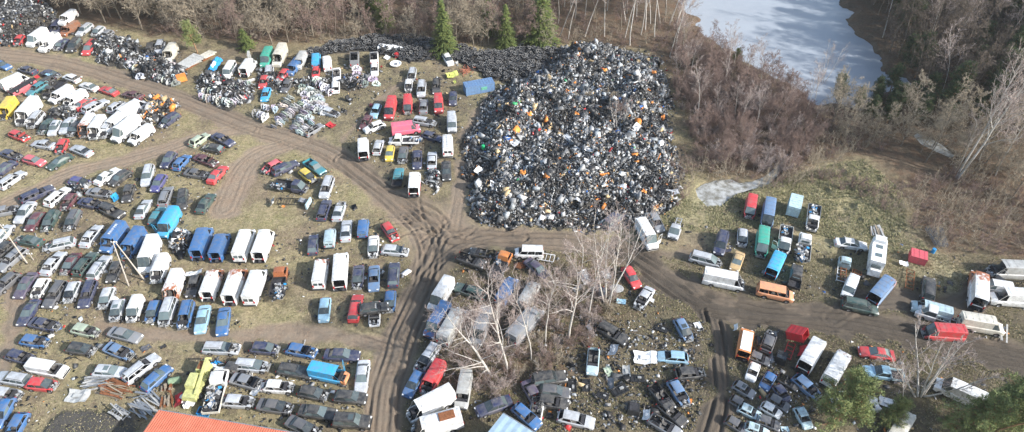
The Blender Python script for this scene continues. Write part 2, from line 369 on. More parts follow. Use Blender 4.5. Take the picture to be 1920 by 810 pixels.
m,n,b=newmat('pond_ice',.3,.4); tc=N(n,'ShaderNodeTexCoord'); f=noise(n,.9,6,.65,tc.outputs['Object'])
n.links.new(mix(n,ramp(n,f,[(.36,0),(.6,1)]),(.15,.14,.11),(.42,.43,.42)),b.inputs['Base Color'])
sheet('pond',POND,-.3,m,1.04); sheet('ditch_water',DITCH,-.33,m,1.1)
# ================================================================ VEHICLES
# L length, w half width, zb sill height, b belt, h0 nose, h1 bonnet at windscreen, ws windscreen base x / top x, r roof end x / rear glass base x, t boot height, H roof, wr roof half width, axles x
T={
 'hatch':dict(L=3.95,w=.83,b=.93,h0=.72,h1=.90,ws=(.98,.28),r=(-1.42,-1.86),t=.95,H=1.42,wr=.60,ax=(1.22,-1.2)),
 'mini': dict(L=3.50,w=.79,b=.95,h0=.74,h1=.92,ws=(.95,.35),r=(-1.28,-1.62),t=.97,H=1.45,wr=.59,ax=(1.1,-1.1)),
 'sedan':dict(L=4.55,w=.87,b=.93,h0=.70,h1=.90,ws=(1.05,.28),r=(-1.02,-1.62),t=.95,H=1.41,wr=.60,ax=(1.38,-1.30)),
 'coupe':dict(L=4.30,w=.85,b=.88,h0=.66,h1=.85,ws=(.95,.10),r=(-.85,-1.65),t=.90,H=1.30,wr=.56,ax=(1.3,-1.2)),
 'estate':dict(L=4.65,w=.87,b=.94,h0=.70,h1=.91,ws=(1.12,.36),r=(-1.95,-2.22),t=.95,H=1.45,wr=.61,ax=(1.4,-1.3)),
 'mpv':dict(L=4.70,w=.92,b=1.05,h0=.85,h1=1.05,ws=(1.45,.62),r=(-2.02,-2.26),t=1.05,H=1.72,wr=.68,ax=(1.45,-1.4)),
 'suv':dict(L=4.45,w=.90,b=1.12,h0=1.02,h1=1.12,ws=(1.0,.45),r=(-1.95,-2.12),t=1.12,H=1.78,wr=.68,ax=(1.35,-1.3)),
 'van':dict(L=4.95,w=.93,b=1.15,h0=.95,h1=1.15,ws=(1.80,1.18),r=(-2.38,-2.44),t=1.15,H=1.95,wr=.76,ax=(1.6,-1.4)),
 'bus':dict(L=4.95,w=.93,b=1.15,h0=.95,h1=1.15,ws=(1.80,1.18),r=(-2.34,-2.44),t=1.15,H=1.95,wr=.76,ax=(1.6,-1.4)),
 'lvan':dict(L=6.3,w=1.02,b=1.25,h0=1.0,h1=1.22,ws=(2.45,1.72),r=(-3.06,-3.12),t=1.25,H=2.55,wr=.86,ax=(2.15,-1.75)),
 'mlvan':dict(L=5.5,w=.99,b=1.22,h0=1.0,h1=1.2,ws=(2.05,1.4),r=(-2.66,-2.72),t=1.22,H=2.35,wr=.83,ax=(1.85,-1.5)),
 'caddy':dict(L=4.3,w=.85,b=1.02,h0=.8,h1=1.0,ws=(1.15,.55),r=(-2.02,-2.12),t=1.02,H=1.8,wr=.70,ax=(1.35,-1.25)),
 'pickup':dict(L=4.8,w=.86,b=1.0,h0=.85,h1=.98,ws=(1.05,.45),r=(-.55,-.72),t=.85,H=1.65,wr=.64,ax=(1.5,-1.4)),
 'truck':dict(L=5.9,w=.96,b=1.18,h0=.98,h1=1.16,ws=(2.30,1.65),r=(.55,.45),t=.75,H=2.05,wr=.76,ax=(2.05,-1.6)),
}
for k in T.values(): k.setdefault('zb',.2 if k['H']<1.6 else .3); k['R']=.31 if k['H']<1.6 else .34
KIND={'hatch':'hatchback','mini':'small hatchback','sedan':'saloon car','coupe':'coupe','estate':'estate car','mpv':'minivan','suv':'off-roader','van':'panel van','bus':'minibus','lvan':'long panel van','mlvan':'high panel van','caddy':'small van','pickup':'pickup','truck':'flatbed truck'}
CAT={'hatch':'car','mini':'car','sedan':'car','coupe':'car','estate':'car','mpv':'car','suv':'car','van':'van','bus':'van','lvan':'van','mlvan':'van','caddy':'van','pickup':'pickup','truck':'truck'}
PANEL={'van','lvan','mlvan','caddy'}
def lerp(a,b,t): return a+(b-a)*t
def wfun(S,x):
    e=(abs(x)-(S['L']/2-.55))/.55
    return S['w']*(1-.13*max(0,e)**2) if e>0 else S['w']
def ztop(S,x):
    L2=S['L']/2; ws=S['ws'][0]; rb=S['r'][1]
    if x>=ws:
        t=(x-ws)/(L2-ws); z=lerp(S['h1'],S['h0'],t**1.3)
        if x>L2-.12: z-= .22*((x-(L2-.12))/.12)
        return z
    if x>=rb: return S['b']
    t=(rb-x)/(L2+rb+1e-6); z=lerp(S['b'],S['t'],min(1,t))
    if x<-L2+.1: z-=.14*((-L2+.1-x)/.1)
    return z
def prof(S,x):
    w_=wfun(S,x); zt=ztop(S,x); zb=S['zb']; arch=0
    for a in S['ax']:
        R_=S['R']+.09
        if abs(x-a)<R_: arch=max(arch, math.sqrt(max(0,R_*R_-(x-a)**2))+S['R'])
    pts=[(0,zt+.045),(.55*w_,zt+.03),(.86*w_,zt+.0),(.985*w_,zt-.09),(w_,lerp(zb,zt,.62)),(.985*w_,lerp(zb,zt,.3)),(.93*w_,zb)]
    return [(y,max(z,min(arch,zt-.12)) if j>=3 else z) for j,(y,z) in enumerate(pts)]
MESHC={}
def veh_parts(ty,fl):
    """list of (name, mesh, location) for a vehicle of this type and state"""
    key=(ty,''.join(sorted(fl)))
    if key in MESHC: return MESHC[key]
    S=T[ty]; L2=S['L']/2; ws0,ws1=S['ws']; r1,r0=S['r']; H=S['H']; wr=S['wr']; b=S['b']; w_=S['w']; R_=S['R']
    out=[]; strip='n' in fl; panel=ty in PANEL; tall=S['H']>1.9
    xs={L2,L2-.04,L2-.12,L2-.35,ws0,ws0-.01,r0,r0+.01,-L2,-L2+.03,-L2+.1}
    for a in S['ax']:
        for k in (-1,-.82,-.5,0,.5,.82,1): xs.add(a+(R_+.09)*k)
    for k in range(9): xs.add(lerp(-L2+.1,L2-.35,k/8))
    xs=sorted(x for x in xs if -L2<=x<=L2)
    xs=[x for i,x in enumerate(xs) if i==0 or x-xs[i-1]>.008]
    xcut = ws0+.06 if strip else 99
    xs=[x for x in xs if x<=xcut]
    body=MB(); bon=MB(); bay=MB()
    openrear='t' in fl
    bodies_end=-99
    if ty in('truck','pickup'): bodies_end=r0-.05
    xs=[x for x in xs if x>=bodies_end]
    doorx=(r0+.9 if ty in('estate','sedan','mpv','suv','hatch') else ws0-.95, ws0-.12)
    mdoor='m' in fl
    for i in range(len(xs)-1):
        xa,xb=xs[i],xs[i+1]; xm=(xa+xb)/2; pa,pb=prof(S,xa),prof(S,xb); cabin = r0<xm<ws0
        for j in range(6):
            if cabin and j<2: continue
            for s in (1,-1):
                if mdoor and j>=3 and doorx[0]<xm<doorx[1] : continue
                if 'M' in fl and s==1 and j>=3 and doorx[0]<xm<doorx[1]: continue
                q=[(xa,s*pa[j][0],pa[j][1]),(xb,s*pb[j][0],pb[j][1]),(xb,s*pb[j+1][0],pb[j+1][1]),(xa,s*pa[j+1][0],pa[j+1][1])]
                if s==-1: q=q[::-1]
                tgt=body
                if xm>ws0 and j<2:
                    if 'o' in fl: continue
                    tgt=bon
                tgt.quad(q)
    pf=prof(S,xs[-1]); pr=prof(S,xs[0])
    if not strip: body.quad([(xs[-1],y,z) for y,z in pf]+[(xs[-1],-y,z) for y,z in pf[::-1]][0:])
    if not openrear: body.quad([(xs[0],-y,z) for y,z in pr]+[(xs[0],y,z) for y,z in pr[::-1]])
    # floor pan and bulkhead
    body.quad([(xs[-1],-w_*.9,S['zb']+.02),(xs[-1],w_*.9,S['zb']+.02),(xs[0],w_*.9,S['zb']+.02),(xs[0],-w_*.9,S['zb']+.02)],1)
    body.quad([(ws0,-w_*.84,S['zb']),(ws0,w_*.84,S['zb']),(ws0,w_*.84,S['h1']-.02),(ws0,-w_*.84,S['h1']-.02)],1)
    # greenhouse sides: posts and glass
    wb=w_*.86
    def sp(bx,tx,v,s,off=0): # v 0 belt..1 roof edge
        return (lerp(bx,tx,v), s*(lerp(wb,wr,v)+off), lerp(b,H-.03,v))
    nwin = {'hatch':2,'mini':2,'sedan':2,'coupe':1,'estate':3,'mpv':3,'suv':2,'bus':3,'pickup':1,'truck':1}.get(ty,1)
    if panel:
        xB=ws0-1.0; tB=xB+.05
        segs=[(ws0,ws1,'A'),(ws0-.10,ws1-.07,'G'),(xB,tB-.05,'A'),(xB-.01,tB-.06,'P'),(r0,r1,None)]
    else:
        segs=[(ws0,ws1,'A'),(ws0-.10,ws1-.06,'G')]
        x0b,x0t=ws0-.10,ws1-.06; x1b,x1t=(r0+(.12 if ty!='sedan' and ty!='coupe' else .30)),(r1+.10)
        if ty=='hatch': x1b=r0+.35
        for k in range(1,nwin):
            f=k/nwin*(1.05 if nwin==2 else 1.0); cb_,ct_=lerp(x0b,x1b,f),lerp(x0t,x1t,f)
            segs+= [(cb_+.03,ct_+.03,'A'),(cb_-.05,ct_-.05,'G')]
        segs+=[(x1b,x1t,'A'),(r0,r1,None)]
    glass=[]
    for s in (1,-1):
        for k in range(len(segs)-1):
            (b0,t0,kd),(b1,t1,_)=segs[k],segs[k+1]
            if kd in('A','P'):
                q=[sp(b0,t0,0,s),sp(b1,t1,0,s),sp(b1,t1,1,s),sp(b0,t0,1,s)]
                body.quad(q if s==-1 else q[::-1])
            else:
                q=[sp(b0,t0,.02,s,-.012),sp(b1,t1,.02,s,-.012),sp(b1,t1,.86,s,-.012),sp(b0,t0,.86,s,-.012)]
                q2=[sp(b0,t0,.86,s),sp(b1,t1,.86,s),sp(b1,t1,1,s),sp(b0,t0,1,s)]
                body.quad(q2 if s==-1 else q2[::-1]); glass.append(('side_window',q if s==-1 else q[::-1]))
    # roof
    if 'R' not in fl:
        nxr,nyr=6,4; base=len(body.v)
        for i in range(nxr+1):
            u=i/nxr; x=lerp(ws1,r1,u)
            for j in range(-nyr,nyr+1):
                v=j/nyr; e=abs(v)**3
                z=H+.055*(1-e) - .03*e - (.03 if i in (0,nxr) else 0)
                body.v.append((x,v*wr,z))
        nn=2*nyr+1
        for i in range(nxr):
            for j in range(2*nyr):
                body.f.append((base+i*nn+j,base+i*nn+j+1,base+(i+1)*nn+j+1,base+(i+1)*nn+j)); body.m.append(0)
        if tall and panel:
            for k in range(5):
                x=lerp(ws1-.5,r1+.3,k/4); body.box((x,0,H+.055),(.05,wr*1.5,.025))
        elif ty in('estate','mpv','suv'):
            for s in(1,-1): body.bar((ws1-.2,s*wr*.9,H+.055),(r1+.1,s*wr*.9,H+.055),.035,m=1)
        if 'S' in fl:
            g=MB(); g.box((ws1-.45,0,H+.062),(.62,wr*1.15,.012)); out.append(('sunroof',g.mesh('sunroof',[M['glass']]),None))
        if 'K' in fl:
            g=MB()
            for k in range(7): g.bar((lerp(ws1-.4,r1+.2,k/6),-wr,H+.15),(lerp(ws1-.4,r1+.2,k/6),wr,H+.15),.04)
            for s in(-1,0,1): g.bar((ws1-.4,s*wr*.95,H+.16),(r1+.2,s*wr*.95,H+.16),.04)
            out.append(('roof_rack',g.mesh('roof_rack',[M['bare']]),None))
        if 'B' in fl:
            g=MB(); g.box((r1+1.7,0,H+.13),(1.9,wr*1.3,.16),taper=.95); out.append(('roof_tray',g.mesh('roof_tray',[M['rust']]),None))
    # windscreen + rear glass frame
    wq=[(ws0,-wb*.97,b-.01),(ws0,wb*.97,b-.01),(ws1,wr*.95,H-.02),(ws1,-wr*.95,H-.02)]
    rin=.98
    if panel or ty=='bus':
        if not openrear:
            body.quad([(r0,-wb,b),(r1,-wr,H-.02),(r1,wr,H-.02),(r0,wb,b)])
            for s in(1,-1):
                y0,y1=s*.08,s*wb*.8
                q=[(r0-.012,y1,b+.08),(r0-.012,y0,b+.08),(r1-.012,y0,b+(H-b)*.66),(r1-.012,y1*wr/wb,b+(H-b)*.66)]
                glass.append(('rear_window',q if s==1 else q[::-1]))
        rq=None
    else:
        rq=[(r0,wb*rin,b-.01),(r0,-wb*rin,b-.01),(r1,-wr*.95,H-.02),(r1,wr*.95,H-.02)]
        if ty in('truck','pickup'):
            body.quad([(r0,-wb,b),(r1,-wr,H-.02),(r1,wr,H-.02),(r0,wb,b)]); rq=[(r0-.012,wb*.7,b+.12),(r0-.012,-wb*.7,b+.12),(r1-.012,-wr*.75,H-.25),(r1-.012,wr*.75,H-.25)]
            body.quad([(xs[0],-w_*.95,S['zb']),(xs[0],-w_*.95,b),(xs[0],w_*.95,b),(xs[0],w_*.95,S['zb'])])
    if 'w' not in fl:
        if 'v' not in fl:
            g=MB(); a,b_,c,d=[Vector(p) for p in wq]; mid=Vector((.05,0,.02))
            g.quad([a,(a+b_)/2+mid,(c+d)/2+mid,d]); g.quad([(a+b_)/2+mid,b_,c,(c+d)/2+mid]); out.append(('windscreen',g.mesh('windscreen',[M['glass']]),None))
        if rq and not openrear:
            g=MB(); g.quad(rq); out.append(('rear_window',g.mesh('rear_window',[M['glass']]),None))
        for nm,q in glass:
            g=MB(); g.quad(q); out.append((nm,g.mesh(nm,[M['glass']]),None))
    out.insert(0,('body',body.mesh('body_'+ty,[M['paint'],M['interior']]),None))
    # interior
    g=MB(); fz=S['zb']+.05
    sx=ws0-1.15
    for s in(1,-1):
        g.box((sx,s*w_*.44,fz+.24),(.5,.48,.2),1); g.box((sx-.3,s*w_*.44,fz+.55),(.14,.46,.6),1,rot=Euler((0,-.2,0)).to_matrix())
    if not panel and ty not in('truck','pickup') and 's' not in fl:
        for q in ([-.95] if ty!='mpv' and ty!='bus' else [-.9,-1.85]):
            g.box((sx+q,0,fz+.24),(.45,w_*1.45,.2),1); g.box((sx+q-.3,0,fz+.52),(.14,w_*1.4,.5),1)
    g.box((ws0-.28,0,b-.16),(.4,w_*1.6,.2),0)
    if openrear and panel:
        for k in range(7): g.box((lerp(r0+.3,ws0-1.5,k/7),rnd.uniform(-.4,.4)*w_,fz+.2),(rnd.uniform(.3,.8),rnd.uniform(.3,.8),rnd.uniform(.2,.6)),k%2,rot=Euler((rnd.random(),rnd.random(),rnd.random())).to_matrix())
    out.append(('interior',g.mesh('interior',[M['interior'],M['seat']]),None))
    if bon.f and not strip:
        out.append(('bonnet',bon.mesh('bonnet',[M['paint']]),None))
    if 'o' in fl and not strip:
        g=MB(); zz=S['h1']; l=L2-ws0-.15; q=[(ws0,-w_*.84,zz+.02),(ws0+l*.5,-w_*.84,zz+l*.85),(ws0+l*.5,w_*.84,zz+l*.85),(ws0,w_*.84,zz+.02)]
        g.quad(q); g.quad([tuple(Vector(p)+Vector((-.03,0,.02))) for p in q][::-1]); out.append(('bonnet',g.mesh('raised_bonnet',[M['paint']]),None))
    # engine bay
    if strip or 'o' in fl:
        r2=random.Random(hash(key)%1000 if False else sum(map(ord,ty+''.join(sorted(fl))))); g=MB(); x1=L2-(.12 if 'o' in fl else .22)
        for s in(1,-1):
            g.bar((ws0,s*w_*.52,.45),(x1,s*w_*.5,.43),.11,m=2)
            if strip: g.bar((ws0,s*w_*.84,S['h1']-.12),(ws0+.55*(x1-ws0),s*w_*.8,S['h1']-.18),.1,m=2)
            g.box(((ws0+x1)/2-.05,s*w_*.68,.62),(.42,.24,.3),2)
        g.bar((x1,-w_*.75,.45),(x1,w_*.75,.45),.1,m=3 if not strip else 0); g.bar((x1-.03,-w_*.7,.7),(x1-.03,w_*.7,.7),.06,m=0)
        for k in range(15):
            g.box((r2.uniform(ws0+.1,x1-.12),r2.uniform(-.45,.45)*w_,r2.uniform(.42,.72)),(r2.uniform(.1,.4),r2.uniform(.1,.45),r2.uniform(.08,.3)),r2.choice((0,0,1,1,3)),rot=Euler((r2.uniform(-.5,.5),r2.uniform(-.5,.5),r2.uniform(-1,1))).to_matrix())
        for k in range(9):
            a=(r2.uniform(ws0,x1),r2.uniform(-.7,.7)*w_,r2.uniform(.4,.8)); g.bar(a,(a[0]+r2.uniform(-.5,.5),a[1]+r2.uniform(-.6,.6),r2.uniform(.3,.85)),.045,m=r2.choice((0,1,1,3)))
        out.append(('engine_bay',g.mesh('engine_bay',[M['engine'],M['dark'],M['paint'],M['bare']]),None))
    if not strip:
        for s in(1,-1):
            g=MB(); pw=wfun(S,L2-.05); z=ztop(S,L2-.14)-.13
            g.box((L2-.075,s*pw*.74,z),(.2,pw*.36,.16),rot=Euler((0,.25,s*-.25)).to_matrix()); out.append(('headlight',g.mesh('headlight',[M['lamp']]),None))
        g=MB(); g.box((L2+.01,0,S['zb']+.24),(.14,w_*1.62,.2)); g.box((L2-.004,0,ztop(S,L2-.14)-.2),(.03,w_*.8,.1)); out.append(('bumper',g.mesh('bumper',[M['paint'] if ty in('hatch','mini','sedan','coupe','estate','mpv') else M['dark']]),None))
    if ty not in('truck','pickup'):
        for s in(1,-1):
            g=MB(); pw=wfun(S,-L2+.03); g.box((-L2+.0,s*pw*.84,b-.16 if not tall else b-.05),(.05,.2,.2 if not tall else .42)); out.append(('tail_light',g.mesh('tail_light',[M['tail']]),None))
        if not openrear:
            g=MB(); g.box((-L2-.02,0,S['zb']+.22),(.12,w_*1.66,.22)); out.append(('bumper',g.mesh('rear_bumper',[M['dark'] if panel else M['paint']]),None))
    # load bed
    if ty in('truck','pickup'):
        g=MB(); bz=.85 if ty=='truck' else .62; x0=r0-.12; hw_=w_*1.02 if ty=='truck' else w_*.98; bh=.38
        if 'c' in fl: # bare chassis ladder
            for s in(1,-1): g.bar((x0,s*.42,.62),(-L2,s*.42,.62),.12,m=0)
            for k in range(5): xx=lerp(x0-.2,-L2+.05,k/4); g.bar((xx,-.42,.62),(xx,.42,.62),.1,m=0)
            out.append(('chassis_frame',g.mesh('chassis_frame',[M['bare'] if 'C' not in fl else M['rust']]),None))
        else:
            g.box(((x0-L2)/2,0,bz-.05),(x0+L2,hw_*2,.1),1)
            for s in(1,-1): g.box(((x0-L2)/2,s*hw_,bz+bh/2),(x0+L2,.06,bh),0)
            g.box((x0,0,bz+bh/2+.003),(.06,hw_*2-.07,bh),0); g.box((-L2,0,bz+bh/2+.003),(.06,hw_*2-.07,bh),0)
            for s in(1,-1): g.bar((x0,s*.42,.5),(-L2,s*.42,.5),.1,m=1)
            out.append(('load_bed',g.mesh('load_bed',[M['sheet'],M['interior']]),None))
    # wheels
    if 'x' not in fl:
        if 'wheel' not in MESHC:
            g=MB(); wd=.2
            g.lathe((0,0,0),'y',[(0,wd/2-.03,1),(.17,wd/2-.05,1),(.19,wd/2-.01,1),(.2,wd/2,0),(.29,wd/2,0),(.31,wd/2-.04,0),(.31,-wd/2+.04,0),(.29,-wd/2,0),(.2,-wd/2,0),(.19,-wd/2+.01,1),(0,-wd/2+.03,1)],16)
            MESHC['wheel']=g.mesh('wheel',[M['tyre'],M['rim']])
        for a in S['ax']:
            for s in(1,-1):
                if strip and a>0 and 's' in fl: continue
                out.append(('wheel',MESHC['wheel'],(a,s*(w_-.12),.31)))
    # open door / extras
    if 'd' in fl or 'D' in fl:
        for s,fk in ((1,'d'),(-1,'D')):
            if fk not in fl: continue
            g=MB(); hx=ws0-.15; dl=.95; a=R(62); dx,dy=-math.cos(a)*dl, s*math.sin(a)*dl
            p0=Vector((hx,s*w_,0)); p1=p0+Vector((dx,dy,0)); zb=S['zb']+.05
            for off in(0,.05):
                o=Vector((0.02,s*-off,0))
                g.quad([p0+o+Vector((0,0,zb)),p1+o+Vector((0,0,zb)),p1+o+Vector((0,0,b)),p0+o+Vector((0,0,b))])
            g.bar(p0+Vector((-.05,0,b)),p0*.65+p1*.35+Vector((0,0,H-.1)),.05); g.bar(p0*.65+p1*.35+Vector((0,0,H-.1)),p1+Vector((0,0,H-.14)),.05); g.bar(p1+Vector((0,0,H-.14)),p1+Vector((0,0,b)),.05)
            out.append(('door',g.mesh('open_door',[M['paint']]),None))
    MESHC[key]=out; return out

CN={'white':(.82,.83,.83),'cream':(.66,.63,.54),'silver':(.50,.53,.57),'grey':(.22,.235,.26),'dark grey':(.085,.09,.105),'black':(.02,.022,.027),'navy':(.018,.028,.085),
'blue':(.03,.14,.36),'indigo':(.045,.05,.22),'red':(.60,.03,.04),'faded red':(.62,.10,.13),'maroon':(.10,.015,.03),'pink':(.80,.13,.22),'dark green':(.018,.06,.055),'teal':(.03,.24,.30),
'bright blue':(.03,.40,.72),'light blue':(.30,.52,.68),'pale blue':(.45,.60,.66),'steel blue':(.13,.24,.42),'yellow':(.75,.55,.06),'lemon':(.68,.66,.12),'orange':(.80,.26,.05),'salmon':(.75,.33,.16),'beige':(.55,.38,.18),
'green':(.02,.40,.29),'mint':(.42,.50,.38),'lime':(.58,.62,.15),'brown':(.16,.11,.10),'purple':(.07,.055,.10),'rusty':(.25,.10,.05),'grey white':(.45,.46,.45)}
STATE=[('U','lying upside down'),('s','stripped to a shell'),('n','missing its front end'),('o','with raised bonnet'),('t','with open empty rear'),('K','with roof rack'),('S','with dark sunroof'),('B','with leaves on its roof'),('w','without windows'),('c','with bare chassis'),('d','with open door'),('D','with open door'),('v','without windscreen')]
VEH=[]   # records for labelling
def vehicle(px,py,deg,ty,col,fl='',rust=0.0,z=0.0,sc_=1.0,bed=None,extra='',tilt=None):
    S=T[ty]; hm=S['H']*.55+z; p=P(px,py,hm); g0=gz(p.x,p.y)
    kind=KIND[ty]; nm=kind.replace(' ','_').replace('-','_')
    rz=heading(px,py,deg,hm)
    if 'x' in fl and 'U' not in fl: z-= .2
    e=empty(nm,(p.x,p.y,g0+z-.03),rz)
    rx,ry=(rnd.uniform(-.02,.02),rnd.uniform(-.02,.02))
    if tilt: rx,ry=tilt
    if 'U' in fl: rx+=math.pi; e.location.z+=S['H']*.95
    e.rotation_euler=(rx,ry,rz)
    sc_*=1.075
    if sc_!=1.0: e.scale=(sc_,1+(sc_-1)*.4,1+(sc_-1)*.4)
    c=CN[col]; j=rnd.uniform(-.06,.06); c=tuple(max(.012,x*(1+j)) for x in c); colr=(*c,rust)
    fs=set(fl)
    small=py<150
    for (name,mesh,loc) in veh_parts(ty,fs):
        if small and name in('bumper',): continue
        o=inst(name,mesh,e,loc,colr)
        if name=='load_bed': o.color=(*CN[bed or 'grey white'],0)
    if 'letter' in extra:
        g=MB(); r3=random.Random(int(px)); hw=S['wr']*.6; sd=-1 if px>500 else 0; x=-S['L']*.30
        while x<S['L']*.12:
            l=r3.uniform(.12,.26)
            if sd==0: g.box((x,-hw*.2,S['H']+.062),(l*.8,.26,.01)); g.box((x+.06,-hw*.2+.22,S['H']+.062),(l*.5,.1,.01))
            else: g.box((x,sd*(S['w']*1.005),S['b']-.22),(l*.8,.02,.16)); g.box((x+.05,sd*(S['w']*1.005),S['b']-.48),(l*.6,.02,.12))
            x+=l+.07
        inst('lettering',g.mesh('lettering',[M['sheet']]),e,None,{0:(.8,.82,.85,0)}.get(sd,(.6,.04,.08,0)))
    VEH.append(dict(o=e,x=px,y=py,col=col,kind=kind,fl=fl,rust=rust,extra=extra,z=z))
    e['category']=CAT[ty]
    return e
def V(lines):
    for ln in lines.strip().splitlines():
        ln=ln.split('#')[0].strip()
        if not ln: continue
        a=[s.strip() for s in ln.split(',')]
        x,y,d,ty,col=float(a[0]),float(a[1]),float(a[2]),a[3],a[4]; kw={}
        fl=a[5] if len(a)>5 else ''
        for t in a[6:]:
            k,v=t.split('='); kw[{'r':'rust','z':'z','s':'sc_','bed':'bed','e':'extra'}[k]]= v if k in('bed','e') else float(v)
        vehicle(x,y,d,ty,col,fl,**kw)
